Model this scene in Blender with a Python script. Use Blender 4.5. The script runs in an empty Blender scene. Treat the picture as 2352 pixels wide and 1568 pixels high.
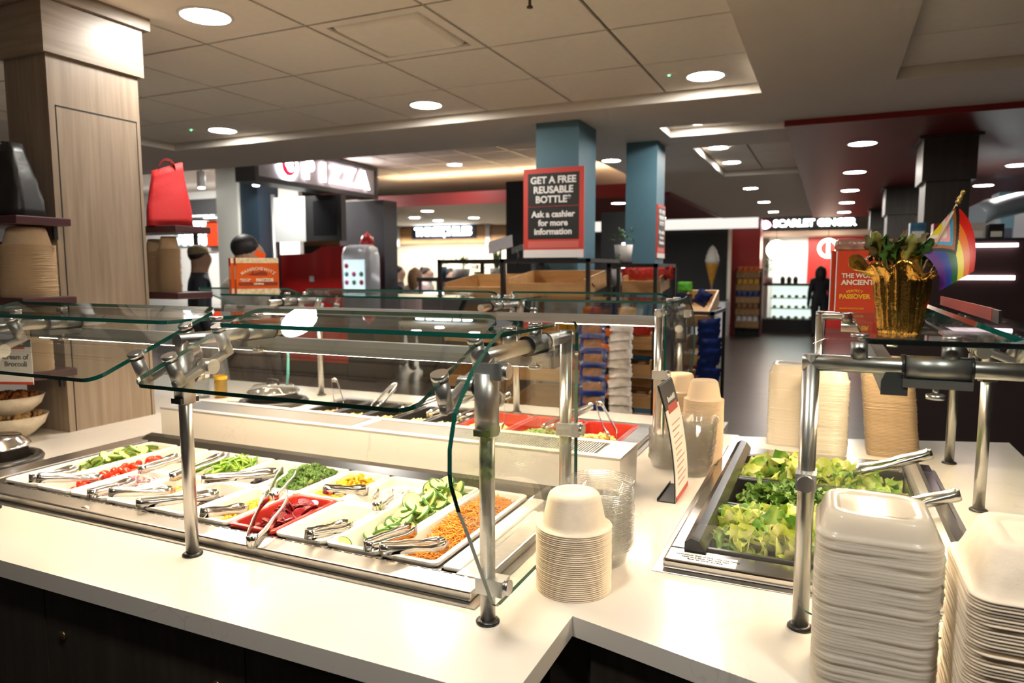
import bpy, math, random
from mathutils import Vector, Matrix, Euler
random.seed(7)
PI = math.pi
SC = bpy.context.scene
COL = SC.collection

# ------------------------------------------------------------------ camera
CAMZ = 1.565
cd = bpy.data.cameras.new('camera'); cam = bpy.data.objects.new('camera', cd); COL.objects.link(cam)
cd.sensor_width = 36.0; cd.lens = 1607.71 / 2352 * 36.0
cam.location = (0, 0, CAMZ)
cam.rotation_euler = (PI / 2 - 0.102083845, 0.0, 0.423431418)
cam.rotation_euler.rotate_axis('Z', -0.00121892)
cd.dof.use_dof = True; cd.dof.focus_distance = 1.55; cd.dof.aperture_fstop = 4.0
cd.clip_start = 0.02; cd.clip_end = 200
SC.camera = cam
# ------------------------------------------------------------------ world, exposure
w = bpy.data.worlds.new('world'); SC.world = w; w.use_nodes = True
w.node_tree.nodes['Background'].inputs[0].default_value = (1.0, 0.93, 0.84, 1)
w.node_tree.nodes['Background'].inputs[1].default_value = 0.10
SC.view_settings.view_transform = 'Standard'; SC.view_settings.look = 'None'
SC.view_settings.gamma = 1.0; SC.view_settings.use_curve_mapping = False
SC.view_settings.exposure = 1.2
SC.cycles.transparent_max_bounces = 32
SC.cycles.max_bounces = 10
SC.cycles.sample_clamp_indirect = 6.0
DOWNLIGHT = 85.0      # emission of the ceiling downlights
BAR_LED = 50.0        # emission of the warm strips under the sneeze guard shelves

# ------------------------------------------------------------------ materials
MATS = {}
def _nt(name):
    m = bpy.data.materials.new(name); m.use_nodes = True
    nt = m.node_tree; b = nt.nodes['Principled BSDF']
    return m, nt, b
def col4(c): return (c[0], c[1], c[2], 1.0)
def mat(name, c, rough=0.5, metal=0.0, emit=0.0, ecol=None, noise=0.0, nscale=8.0, bump=0.0, bscale=60.0, sub=0.0, spec=None, coat=0.0, trans=0.0, stretch=None, alpha=None):
    if name in MATS: return MATS[name]
    m, nt, b = _nt(name)
    b.inputs['Base Color'].default_value = col4(c)
    b.inputs['Roughness'].default_value = rough
    b.inputs['Metallic'].default_value = metal
    if spec is not None: b.inputs['Specular IOR Level'].default_value = spec
    if coat: b.inputs['Coat Weight'].default_value = coat; b.inputs['Coat Roughness'].default_value = 0.08
    if trans: b.inputs['Transmission Weight'].default_value = trans
    if alpha is not None: b.inputs['Alpha'].default_value = alpha
    if sub:
        b.inputs['Subsurface Weight'].default_value = sub
        b.inputs['Subsurface Radius'].default_value = (0.01, 0.006, 0.003)
        b.inputs['Subsurface Scale'].default_value = 0.6
    if emit:
        b.inputs['Emission Color'].default_value = col4(ecol or c); b.inputs['Emission Strength'].default_value = emit
    tc = None
    if noise or bump:
        tc = nt.nodes.new('ShaderNodeTexCoord'); mp = nt.nodes.new('ShaderNodeMapping')
        nt.links.new(tc.outputs['Object'], mp.inputs[0])
        if stretch: mp.inputs['Scale'].default_value = stretch
    if noise:
        n = nt.nodes.new('ShaderNodeTexNoise'); n.inputs['Scale'].default_value = nscale; n.inputs['Detail'].default_value = 5
        nt.links.new(mp.outputs[0], n.inputs['Vector'])
        r = nt.nodes.new('ShaderNodeValToRGB')
        lo = [max(0, x * (1 - noise)) for x in c]; hi = [min(1, x * (1 + noise)) for x in c]
        r.color_ramp.elements[0].color = col4(lo); r.color_ramp.elements[1].color = col4(hi)
        r.color_ramp.elements[0].position = 0.3; r.color_ramp.elements[1].position = 0.7
        nt.links.new(n.outputs['Fac'], r.inputs[0]); nt.links.new(r.outputs[0], b.inputs['Base Color'])
    if bump:
        n2 = nt.nodes.new('ShaderNodeTexNoise'); n2.inputs['Scale'].default_value = bscale; n2.inputs['Detail'].default_value = 3
        nt.links.new(mp.outputs[0], n2.inputs['Vector'])
        bp = nt.nodes.new('ShaderNodeBump'); bp.inputs['Strength'].default_value = bump; bp.inputs['Distance'].default_value = 0.002
        nt.links.new(n2.outputs['Fac'], bp.inputs['Height']); nt.links.new(bp.outputs[0], b.inputs['Normal'])
    MATS[name] = m
    return m
def ramp_mat(name, stops, rough=0.5, scale=(1, 1, 1), nscale=4.0, detail=6, distort=0.0, metal=0.0, bump=0.0, coord='Object', coat=0.0, wave=None):
    if name in MATS: return MATS[name]
    m, nt, b = _nt(name)
    tc = nt.nodes.new('ShaderNodeTexCoord'); mp = nt.nodes.new('ShaderNodeMapping'); mp.inputs['Scale'].default_value = scale
    nt.links.new(tc.outputs[coord], mp.inputs[0])
    n = nt.nodes.new('ShaderNodeTexNoise'); n.inputs['Scale'].default_value = nscale; n.inputs['Detail'].default_value = detail; n.inputs['Distortion'].default_value = distort
    nt.links.new(mp.outputs[0], n.inputs['Vector'])
    r = nt.nodes.new('ShaderNodeValToRGB')
    while len(r.color_ramp.elements) < len(stops): r.color_ramp.elements.new(0.5)
    for e, (p, c) in zip(r.color_ramp.elements, stops): e.position = p; e.color = col4(c)
    nt.links.new(n.outputs['Fac'], r.inputs[0]); nt.links.new(r.outputs[0], b.inputs['Base Color'])
    b.inputs['Roughness'].default_value = rough; b.inputs['Metallic'].default_value = metal
    if coat: b.inputs['Coat Weight'].default_value = coat
    if bump:
        bp = nt.nodes.new('ShaderNodeBump'); bp.inputs['Strength'].default_value = bump; bp.inputs['Distance'].default_value = 0.002
        nt.links.new(n.outputs['Fac'], bp.inputs['Height']); nt.links.new(bp.outputs[0], b.inputs['Normal'])
    MATS[name] = m
    return m
def sheet(name, tint=(1, 1, 1), ior=1.5, rough=0.0, white=0.0, wcol=(1, 1, 1)):
    """thin clear sheet: see-through straight ahead, mirror-like at grazing angles, white = share of milky diffuse"""
    if name in MATS: return MATS[name]
    m = bpy.data.materials.new(name); m.use_nodes = True; nt = m.node_tree
    for n in list(nt.nodes): nt.nodes.remove(n)
    out = nt.nodes.new('ShaderNodeOutputMaterial')
    tr = nt.nodes.new('ShaderNodeBsdfTransparent'); tr.inputs[0].default_value = col4(tint)
    gl = nt.nodes.new('ShaderNodeBsdfGlossy'); gl.inputs['Roughness'].default_value = rough
    lw = nt.nodes.new('ShaderNodeLayerWeight'); lw.inputs[0].default_value = 0.5
    pw = nt.nodes.new('ShaderNodeMath'); pw.operation = 'POWER'; pw.inputs[1].default_value = 5.0; nt.links.new(lw.outputs['Facing'], pw.inputs[0])
    f0 = ((ior - 1) / (ior + 1)) ** 2
    fr = nt.nodes.new('ShaderNodeMath'); fr.operation = 'MULTIPLY_ADD'; fr.inputs[1].default_value = 1 - f0; fr.inputs[2].default_value = f0; nt.links.new(pw.outputs[0], fr.inputs[0])
    mx = nt.nodes.new('ShaderNodeMixShader')
    nt.links.new(fr.outputs[0], mx.inputs[0]); nt.links.new(gl.outputs[0], mx.inputs[2])
    if white:
        df = nt.nodes.new('ShaderNodeBsdfTranslucent'); df.inputs[0].default_value = col4(wcol)
        d2 = nt.nodes.new('ShaderNodeBsdfDiffuse'); d2.inputs[0].default_value = col4(wcol)
        m3 = nt.nodes.new('ShaderNodeMixShader'); m3.inputs[0].default_value = 0.5
        nt.links.new(df.outputs[0], m3.inputs[1]); nt.links.new(d2.outputs[0], m3.inputs[2])
        m2 = nt.nodes.new('ShaderNodeMixShader'); m2.inputs[0].default_value = white
        nt.links.new(tr.outputs[0], m2.inputs[1]); nt.links.new(m3.outputs[0], m2.inputs[2]); nt.links.new(m2.outputs[0], mx.inputs[1])
    else:
        nt.links.new(tr.outputs[0], mx.inputs[1])
    nt.links.new(mx.outputs[0], out.inputs[0])
    MATS[name] = m
    return m

STEEL = mat('brushed_steel', (0.60, 0.58, 0.55), 0.30, 1.0, noise=0.06, nscale=30, stretch=(1, 1, 0.05))
STEELP = mat('polished_steel', (0.66, 0.64, 0.61), 0.16, 1.0)
STEELD = mat('satin_grey_casting', (0.42, 0.41, 0.39), 0.38, 0.9)
CHROME = mat('knob_steel', (0.72, 0.71, 0.70), 0.28, 1.0)
BLACKP = mat('black_rubber', (0.012, 0.012, 0.012), 0.35)
GLASS = sheet('clear_glass', (0.955, 0.975, 0.965))
GEDGE = mat('green_glass_edge', (0.004, 0.075, 0.055), 0.08, coat=0.5)
GEDGED = mat('dark_glass_edge', (0.004, 0.016, 0.013), 0.08, coat=0.5)
GEDGEL = mat('pale_glass_edge', (0.45, 0.62, 0.55), 0.15, coat=0.5)
WHITEP = mat('white_melamine', (0.86, 0.84, 0.80), 0.22)
REDP = mat('red_melamine', (0.50, 0.035, 0.025), 0.25)
BLKPAN = mat('black_polycarbonate', (0.02, 0.02, 0.019), 0.28)
FIBER = mat('moulded_fibre', (0.90, 0.77, 0.60), 0.75, noise=0.05, nscale=40, bump=0.2, bscale=400)
FIBERT = mat('tan_moulded_fibre', (0.62, 0.45, 0.28), 0.8, noise=0.05, nscale=40, bump=0.2, bscale=400)
CLEARP = sheet("clear_plastic", (0.985, 0.985, 0.98), 1.40, 0.04, white=0.025)
MILKP = sheet("milky_plastic", (0.97, 0.96, 0.94), 1.35, 0.15, white=0.78, wcol=(0.99, 0.93, 0.82))

# ------------------------------------------------------------------ mesh builder
class MB:
    def __init__(s): s.v = []; s.f = []; s.m = []; s.sm = []
    def add(s, vs, fs, mi=0, smooth=False, M=None):
        o = len(s.v)
        if M is not None: vs = [tuple(M @ Vector(v)) for v in vs]
        s.v += [tuple(v) for v in vs]
        for f in fs: s.f.append(tuple(i + o for i in f)); s.m.append(mi); s.sm.append(smooth)
        return s
    def box(s, a, b, mi=0, M=None):
        (x0, y0, z0), (x1, y1, z1) = a, b
        vs = [(x0, y0, z0), (x1, y0, z0), (x1, y1, z0), (x0, y1, z0), (x0, y0, z1), (x1, y0, z1), (x1, y1, z1), (x0, y1, z1)]
        return s.add(vs, [(0, 3, 2, 1), (4, 5, 6, 7), (0, 1, 5, 4), (1, 2, 6, 5), (2, 3, 7, 6), (3, 0, 4, 7)], mi, False, M)
    def cbox(s, c, d, mi=0, M=None):
        return s.box([c[i] - d[i] / 2 for i in range(3)], [c[i] + d[i] / 2 for i in range(3)], mi, M)
    def prism(s, poly, z0, z1, mi=0, mside=None, M=None, smooth=False):
        n = len(poly); vs = [(p[0], p[1], z0) for p in poly] + [(p[0], p[1], z1) for p in poly]
        s.add(vs, [tuple(range(n - 1, -1, -1)), tuple(range(n, 2 * n))], mi, False, M)
        return s.add(vs, [(i, (i + 1) % n, n + (i + 1) % n, n + i) for i in range(n)], mi if mside is None else mside, smooth, M)
    def lathe(s, prof, n=24, mi=0, M=None, smooth=True, c=(0, 0, 0), caps=True):
        vs = []; fs = []
        for r, z in prof:
            for k in range(n): a = 2 * PI * k / n; vs.append((c[0] + r * math.cos(a), c[1] + r * math.sin(a), c[2] + z))
        for j in range(len(prof) - 1):
            for k in range(n):
                k2 = (k + 1) % n; fs.append((j * n + k, j * n + k2, (j + 1) * n + k2, (j + 1) * n + k))
        s.add(vs, fs, mi, smooth, M)
        if caps:
            e = []
            if prof[0][0] > 1e-6: e.append(tuple(range(n - 1, -1, -1)))
            if prof[-1][0] > 1e-6: e.append(tuple((len(prof) - 1) * n + k for k in range(n)))
            if e:
                o = len(s.v) - len(vs)
                for f in e: s.f.append(tuple(i + o for i in f)); s.m.append(mi); s.sm.append(False)
        return s
    def tube(s, pts, r, n=10, mi=0, caps=True, flat=None, up=None):
        """round bar along a path; r one radius or one per point; flat=(a,b) makes an oval section"""
        P = [Vector(p) for p in pts]; N = len(P); vs = []; fs = []
        rs = r if isinstance(r, (list, tuple)) else [r] * N
        prev = None
        for i in range(N):
            t = (P[min(i + 1, N - 1)] - P[max(i - 1, 0)]).normalized()
            if prev is None:
                u = Vector(up) if up else (Vector((0, 0, 1)) if abs(t.z) < 0.9 else Vector((1, 0, 0)))
                a = t.cross(u).normalized()
            else:
                a = (prev - t * prev.dot(t)).normalized()
            prev = a; b = t.cross(a)
            for k in range(n):
                g = 2 * PI * k / n; fa, fb = (flat if flat else (1, 1))
                vs.append(tuple(P[i] + a * (rs[i] * fa * math.cos(g)) + b * (rs[i] * fb * math.sin(g))))
        for j in range(N - 1):
            for k in range(n):
                k2 = (k + 1) % n; fs.append((j * n + k, j * n + k2, (j + 1) * n + k2, (j + 1) * n + k))
        s.add(vs, fs, mi, True)
        if caps:
            o = len(s.v) - len(vs)
            for f in (tuple(range(n - 1, -1, -1)), tuple((N - 1) * n + k for k in range(n))):
                s.f.append(tuple(i + o for i in f)); s.m.append(mi); s.sm.append(False)
        return s
    def cyl(s, p0, p1, r, n=14, mi=0, r1=None): return s.tube([p0, p1], [r, r if r1 is None else r1], n, mi)
    def ball(s, c, r, n=8, m=6, mi=0, sc=(1, 1, 1), M=None):
        pr = [(0.0001 if j in (0, m) else math.sin(PI * j / m), -math.cos(PI * j / m)) for j in range(m + 1)]
        T = Matrix.Translation(c) @ Matrix.Diagonal((r * sc[0], r * sc[1], r * sc[2], 1))
        return s.lathe(pr, n, mi, (M @ T) if M is not None else T, True, caps=False)
    def ribbon(s, pts, width, th, mi=0, wdir=None, smooth=True):
        """flat strip along pts; width across wdir, thickness th"""
        P = [Vector(p) for p in pts]; N = len(P); vs = []; fs = []
        ws = width if isinstance(width, (list, tuple)) else [width] * N
        for i in range(N):
            t = (P[min(i + 1, N - 1)] - P[max(i - 1, 0)]).normalized()
            wv = Vector(wdir) if wdir else t.cross(Vector((0, 0, 1)))
            wv = (wv - t * wv.dot(t)).normalized(); nn = t.cross(wv)
            h = wv * (ws[i] / 2); k = nn * (th / 2)
            vs += [tuple(P[i] - h - k), tuple(P[i] + h - k), tuple(P[i] + h + k), tuple(P[i] - h + k)]
        for i in range(N - 1):
            for k in range(4): k2 = (k + 1) % 4; fs.append((4 * i + k, 4 * i + k2, 4 * i + 4 + k2, 4 * i + 4 + k))
        fs += [(3, 2, 1, 0), tuple(4 * (N - 1) + k for k in range(4))]
        return s.add(vs, fs, mi, smooth)
    def mesh(s, name, mats):
        me = bpy.data.meshes.new(name); me.from_pydata(s.v, [], s.f); me.update()
        for m in (mats if isinstance(mats, (list, tuple)) else [mats]): me.materials.append(m)
        me.polygons.foreach_set('material_index', s.m); me.polygons.foreach_set('use_smooth', s.sm)
        return me
    def build(s, name, mats, parent=None, loc=None, rz=0, rot=None):
        return place(name, s.mesh(name, mats), parent, loc, rz, rot)
def place(name, me, parent=None, loc=None, rz=0, rot=None, scale=None):
    o = bpy.data.objects.new(name, me); COL.objects.link(o)
    if parent is not None: o.parent = parent
    if loc is not None: o.location = loc
    if rot is not None: o.rotation_euler = rot
    elif rz: o.rotation_euler = (0, 0, rz)
    if scale is not None: o.scale = scale if isinstance(scale, (list, tuple)) else (scale,) * 3
    return o
def bevel(o, w=0.003, seg=2, ang=40):
    m = o.modifiers.new('bevel', 'BEVEL'); m.width = w; m.segments = seg; m.limit_method = 'ANGLE'; m.angle_limit = math.radians(ang)
    return o
def tag(o, label=None, cat=None, group=None, kind=None):
    if label: o['label'] = label
    if cat: o['category'] = cat
    if group: o['group'] = group
    if kind: o['kind'] = kind
    return o
def thing(name, label, cat, loc=(0, 0, 0), rz=0, group=None, rot=None):
    o = bpy.data.objects.new(name, None); COL.objects.link(o); o.location = loc
    o.rotation_euler = rot if rot else (0, 0, rz); o.empty_display_size = 0.05
    return tag(o, label, cat, group)
def struct(o, label=None): o['kind'] = 'structure'; tag(o, label); return o
def part(o, label=None):
    if label: o['label'] = label
    return o
def copy_tree(o, parent=None):
    c = o.copy(); COL.objects.link(c)
    if parent is not None: c.parent = parent
    for ch in o.children: copy_tree(ch, c)
    return c
def rrect(w, h, r, n=4, cx=0, cy=0):
    """rounded rectangle outline, counter-clockwise"""
    out = []
    for (sx, sy, a0) in ((1, 1, 0), (-1, 1, PI / 2), (-1, -1, PI), (1, -1, 3 * PI / 2)):
        for k in range(n + 1):
            a = a0 + PI / 2 * k / n
            out.append((cx + sx * (w / 2 - r) + r * math.cos(a), cy + sy * (h / 2 - r) + r * math.sin(a)))
    return out
def loft(mb, rings, mi=0, smooth=True, cap0=True, cap1=True, M=None):
    """skin a list of closed outlines (each a list of 3-D points)"""
    n = len(rings[0]); vs = [p for r in rings for p in r]
    fs = [(j * n + k, j * n + (k + 1) % n, (j + 1) * n + (k + 1) % n, (j + 1) * n + k) for j in range(len(rings) - 1) for k in range(n)]
    o = len(mb.v); mb.add(vs, fs, mi, smooth, M)
    if cap0: mb.f.append(tuple(o + k for k in range(n - 1, -1, -1))); mb.m.append(mi); mb.sm.append(False)
    if cap1: mb.f.append(tuple(o + (len(rings) - 1) * n + k for k in range(n))); mb.m.append(mi); mb.sm.append(False)
    return mb
_TXT = {}
def text_mesh(s, size=0.05, bold=0.0, ext=0.0008, align='CENTER', spacing=1.0, xs=1.0, line=0.9):
    cu = bpy.data.curves.new('t', 'FONT'); cu.body = s; cu.size = size; cu.offset = bold * size; cu.extrude = ext
    cu.align_x = align; cu.align_y = 'CENTER'; cu.space_character = spacing; cu.space_line = line; cu.resolution_u = 3
    o = bpy.data.objects.new('t', cu); COL.objects.link(o)
    me = bpy.data.meshes.new_from_object(o); bpy.data.objects.remove(o); bpy.data.curves.remove(cu)
    if xs != 1.0:
        for v in me.vertices: v.co.x *= xs
    return me
def text(name, s, m, parent, loc, rot=(PI / 2, 0, 0), **k):
    me = text_mesh(s, **k); me.materials.append(m); me.name = name
    return place(name, me, parent, loc, rot=rot)
def arc_text(name, s, m, parent, loc, rot, size, radius, bold=0.02, spread=1.0, ext=0.0006):
    """lettering set on an upward arch, joined as one print"""
    vs = []; fs = []; ws = [text_mesh(ch, size, bold, ext) for ch in s]
    adv = [max((max(v.co.x for v in q.vertices) - min(v.co.x for v in q.vertices)) if len(q.vertices) else size * .4, size * .2) + size * .13 * spread for q in ws]
    tot = sum(adv); x = -tot / 2
    for q, a in zip(ws, adv):
        th = -(x + a / 2) / radius; R = Matrix.Rotation(th, 4, 'Z'); o = len(vs)
        for v in q.vertices:
            p = R @ Vector((v.co.x, v.co.y + radius, v.co.z)); vs.append((p.x, p.y - radius, p.z))
        for f in q.polygons: fs.append(tuple(i + o for i in f.vertices))
        x += a; bpy.data.meshes.remove(q)
    me = bpy.data.meshes.new(name); me.from_pydata(vs, [], fs); me.materials.append(m)
    return place(name, me, parent, loc, rot=rot)
# ------------------------------------------------------------------ room materials
PLASTER = mat('soffit_paint', (0.70, 0.64, 0.57), 0.8, noise=0.02, nscale=3)
TILEM = mat('ceiling_tile_white', (0.92, 0.86, 0.76), 0.9, noise=0.02, nscale=20, bump=0.15, bscale=300)
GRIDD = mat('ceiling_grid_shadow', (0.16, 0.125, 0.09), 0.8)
REDC = mat('dark_red_paint', (0.17, 0.010, 0.008), 0.45)
REDF = mat('red_fascia_paint', (0.22, 0.008, 0.006), 0.5)
BLUEP = mat('slate_blue_paint', (0.075, 0.165, 0.215), 0.55, noise=0.04, nscale=3)
WALLW = mat('cream_wall_paint', (0.78, 0.74, 0.66), 0.7)
WALLG = mat('grey_wall_paint', (0.30, 0.29, 0.30), 0.7)
LAMP = mat('downlight_glow', (1, 1, 1), 0.5, emit=DOWNLIGHT, ecol=(1.0, 0.95, 0.87))
LAMPF = mat('downlight_ring', (0.75, 0.71, 0.66), 0.4)
def wood(name, a, b, c, rough, sc):
    return ramp_mat(name, [(0.25, a), (0.5, b), (0.75, c)], rough, sc, 3.0, 7, 0.35, bump=0.05)
LAMV = wood('laminate_upright', (0.19, 0.14, 0.098), (0.255, 0.195, 0.142), (0.32, 0.25, 0.185), 0.42, (14, 14, 0.7))
LAMH = wood('laminate_crosswise', (0.19, 0.14, 0.098), (0.255, 0.195, 0.142), (0.32, 0.25, 0.185), 0.38, (1.0, 1.0, 16))
LAMD = wood('dark_laminate', (0.026, 0.021, 0.016), (0.036, 0.030, 0.023), (0.048, 0.040, 0.032), 0.5, (14, 14, 0.7))
# plank floor
def floor_mat():
    m, nt, b = _nt('dark_plank_floor')
    tc = nt.nodes.new('ShaderNodeTexCoord'); mp = nt.nodes.new('ShaderNodeMapping'); nt.links.new(tc.outputs['Object'], mp.inputs[0])
    br = nt.nodes.new('ShaderNodeTexBrick'); br.inputs['Scale'].default_value = 1.0
    br.inputs['Color1'].default_value = (0.060, 0.046, 0.038, 1); br.inputs['Color2'].default_value = (0.085, 0.066, 0.054, 1); br.inputs['Mortar'].default_value = (0.03, 0.024, 0.02, 1)
    br.inputs['Mortar Size'].default_value = 0.003; br.inputs['Brick Width'].default_value = 1.2; br.inputs['Row Height'].default_value = 0.15
    nt.links.new(mp.outputs[0], br.inputs['Vector'])
    n = nt.nodes.new('ShaderNodeTexNoise'); n.inputs['Scale'].default_value = 6; n.inputs['Detail'].default_value = 5
    m2 = nt.nodes.new('ShaderNodeMapping'); m2.inputs['Scale'].default_value = (0.6, 6, 1); nt.links.new(tc.outputs['Object'], m2.inputs[0]); nt.links.new(m2.outputs[0], n.inputs['Vector'])
    mx = nt.nodes.new('ShaderNodeMixRGB'); mx.blend_type = 'MULTIPLY'; mx.inputs[0].default_value = 0.6
    nt.links.new(br.outputs['Color'], mx.inputs[1]); nt.links.new(n.outputs['Fac'], mx.inputs[2]); nt.links.new(mx.outputs[0], b.inputs['Base Color'])
    b.inputs['Roughness'].default_value = 0.30
    return m
FLOORM = floor_mat()
struct(MB().box((-16, -3, -0.05), (9, 24, 0)).build('floor', FLOORM))
# ------------------------------------------------------------------ ceiling over the counters (plasterboard with two tiled trays)
ZS, ZT = 2.593, 2.653
c = MB()
A0, A1, AY0, AY1 = -5.21, -0.402, -1.0, 4.45        # tray over the salad bar
B0, B1 = 0.29, 4.0                                   # tray beside it
for (x0, x1, y0, y1) in [(-7.5, A0, -3, 5.35), (A1, B0, -3, 5.22), (B1, 9, -3, 5.35), (A0, A1, -3, AY0), (B0, B1, -3, AY0), (A0, -2.0, AY1, 5.35), (-2.0, A1, AY1, 5.22), (B0, B1, AY1, 5.35), (A1, B0, 5.22, 5.35),
                         (-2.0, -1.17, 5.22, 5.35), (-2.0, -1.17, 5.35, 5.62), (-2.0, -0.32, 5.62, 6.2), (-2.0, -1.10, 6.2, 8.2), (-2.0, -0.32, 8.2, 14.8)]:
    c.box((x0, y0, ZS), (x1, y1, ZT + 0.05))
c.box((-1.17, 5.22, ZT), (-0.32, 5.62, ZT + 0.05))
ceil = struct(c.build('ceiling', PLASTER))
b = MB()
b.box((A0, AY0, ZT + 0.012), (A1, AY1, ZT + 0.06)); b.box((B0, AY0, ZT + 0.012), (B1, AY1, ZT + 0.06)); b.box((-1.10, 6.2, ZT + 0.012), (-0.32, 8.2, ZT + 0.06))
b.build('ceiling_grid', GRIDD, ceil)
_tiles = {}
def tile(x0, x1, y0, y1, z=ZT):
    k = (round(x1 - x0, 3), round(y1 - y0, 3))
    if k not in _tiles: _tiles[k] = MB().cbox((0, 0, 0.007), (k[0] - 0.016, k[1] - 0.016, 0.014)).mesh('tile', TILEM)
    return place('tile', _tiles[k], ceil, ((x0 + x1) / 2, (y0 + y1) / 2, z))
xs = [A0] + [-2.184 + 0.61 * k for k in range(-4, 3)] + [A1]
ys = [AY0] + [1.99 + 0.61 * k for k in range(-4, 4)] + [AY1]
ys = [y for y in ys if y < 4.3] + [4.45]
for i in range(len(xs) - 1):
    for j in range(len(ys) - 1):
        if abs(xs[i] + 2.184) < 0.01 and abs(ys[j] - 2.60) < 0.01: continue        # air diffuser sits here
        tile(xs[i], xs[i + 1], ys[j], ys[j + 1])
yb = [AY0, 0.21, 0.82, 1.43, 2.04, 2.65, 3.26, 3.874, 4.45]
for x0, x1 in ((B0, 1.50), (1.50, 2.72), (2.72, B1)):
    for j in range(len(yb) - 1): tile(x0, x1, yb[j], yb[j + 1])
for x0, x1 in ((-1.10, -0.70), (-0.70, -0.32)):
    for y0 in (6.2, 6.6, 7.0, 7.4, 7.8): tile(x0, x1, y0, y0 + 0.4)
# air diffuser in its grid square
d = thing('air_diffuser', 'square white ceiling air diffuser with lowered centre plaque', 'air vent', (-1.879, 2.905, ZT))
fr = MB()
for (x0, x1, y0, y1) in ((-.297, .297, -.297, -.245), (-.297, .297, .245, .297), (-.297, -.245, -.245, .245), (.245, .297, -.245, .245)): fr.box((x0, y0, 0), (x1, y1, 0.014))
fr.build('frame', TILEM, d)
MB().box((-.245, -.245, 0.03), (.245, .245, 0.05)).build('throat', mat('vent_dark', (0.05, 0.045, 0.04), 0.8), d)
p = MB(); R0 = [(x, y, -0.012) for x, y in rrect(.40, .40, .02)]; R1 = [(x, y, 0.0) for x, y in rrect(.44, .44, .03)]; R2 = [(x, y, 0.02) for x, y in rrect(.47, .47, .03)]
loft(p, [R0, R1, R2]); p.build('plaque', TILEM, d)
s_ = MB().lathe([(0.0, -.06), (.012, -.06), (.012, -.054), (.006, -.05), (.006, -.012), (.024, -.006), (.024, 0)], 16)
t = thing('sprinkler', 'small bronze sprinkler head hanging from the ceiling tile', 'sprinkler', (-1.12, 2.66, ZT)); s_.build('head', mat('bronze', (0.10, 0.075, 0.045), 0.4, 0.8), t)
MB().cbox((0, 0, -.002), (.09, .05, .004)).build('plate', TILEM, t)
for nm, lab, loc in (('exit_sensor', 'tiny ceiling sensor with green light beside a downlight', (-0.86, 4.05, ZT)), ('smoke_detector', 'tiny green-lit sensor near the downlight by the wood column', (-4.55, 4.05, ZT))):
    t = thing(nm, lab, 'sensor', loc)
    MB().cbox((0, 0, -.003), (.085, .05, .006)).build('cover', TILEM, t)
    MB().ball((0.0, 0, -.008), .006).build('indicator', mat('green_led', (0.1, 0.9, 0.3), 0.4, emit=3, ecol=(0.1, 0.9, 0.3)), t)
# far ceilings
struct(MB().box((-16, 5.35, 3.05), (-2.0, 24, 3.15)).box((-7.5, 5.35, ZS), (-2.0, 5.40, 3.05)).box((-2.05, 5.4, ZS), (-2.0, 9.5, 3.05)).build('ceiling_far', PLASTER))
g = MB()
for k in range(6): g.box((-9, 6.3 + 0.61 * k, 3.044), (-2.05, 6.325 + 0.61 * k, 3.05))
for k in range(11): g.box((-8.6 + 0.61 * k, 5.4, 3.044), (-8.575 + 0.61 * k, 9.6, 3.05))
g.build('ceiling_grid', mat('grid_steel', (0.75, 0.70, 0.62), 0.35), bpy.data.objects['ceiling_far'])
struct(MB().box((-0.32, 5.35, 2.555), (9, 14.8, 2.95)).build('ceiling_red', REDC))
MB().box((-0.325, 5.335, 2.553), (9, 5.35, 2.66)).build('fascia', REDF, bpy.data.objects['ceiling_red'])
r_ = struct(MB().box((-6.7, 9.5, 2.55), (-1.99, 14.0, 2.73)).build('ceiling_red_drop', REDC))
MB().box((-6.7, 9.485, 2.55), (-1.975, 9.5, 2.735)).box((-1.99, 9.5, 2.55), (-1.975, 14.0, 2.735)).build('fascia', REDF, r_)
cv = MB().box((-6.6, 9.75, 2.74), (-2.2, 9.85, 2.76)).box((-2.35, 9.85, 2.74), (-2.25, 13.9, 2.76))
cv.build('cove_strip', mat('cove_glow', (1, .85, .55), .5, emit=10, ecol=(1.0, 0.80, 0.48)), r_)
struct(MB().box((-2.0, 14.8, 3.05), (9, 24, 3.15)).build('ceiling_strip', PLASTER))
# walls
struct(MB().box((-16.1, -3, 0), (-16, 24, 3.2)).build('wall_left', WALLG))
struct(MB().box((-16, 21, 0), (9, 21.1, 3.2)).build('wall_far', WALLW))
struct(MB().box((9, -3, 0), (9.1, 24, 3.2)).build('wall_right', WALLG))
struct(MB().box((-16, -3.1, 0), (9, -3, 3.2)).build('wall_back', WALLG))
# ------------------------------------------------------------------ downlights
_dl = {}
def downlight(x, y, z, label, group, r=0.10, ring=True):
    t = thing('downlight', label, 'ceiling light', (x, y, z), 0, group)
    if r not in _dl:
        _dl[r] = (MB().lathe([(r, -.004), (0.0001, -.004)], 28, caps=False, smooth=False).mesh('lens', LAMP), MB().lathe([(r * 1.16, 0), (r * 1.14, -.004), (r, -.006), (r * 0.99, -.003)], 28, caps=False).mesh('trim_ring', LAMPF))
    place('lens', _dl[r][0], t); place('trim_ring', _dl[r][1], t)
    return t
downlight(-2.49, 2.32, ZT, 'round white downlight in the tile beside the wood column top', 'downlights in the tiled tray')
downlight(-2.48, 4.12, ZT, 'round downlight in the last tile row, middle of the tray', 'downlights in the tiled tray')
downlight(-4.37, 4.19, ZT, 'round downlight at the tray edge next to the wood column', 'downlights in the tiled tray')
downlight(-0.68, 4.17, ZT, 'round downlight in the tray corner near the red ceiling', 'downlights in the tiled tray')
downlight(-0.68, 0.42, ZT, 'round downlight before the notched counter corner', 'downlights above the near counter')
downlight(0.62, 0.42, ZT, 'round downlight before the takeout box stack', 'downlights above the near counter')
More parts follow.
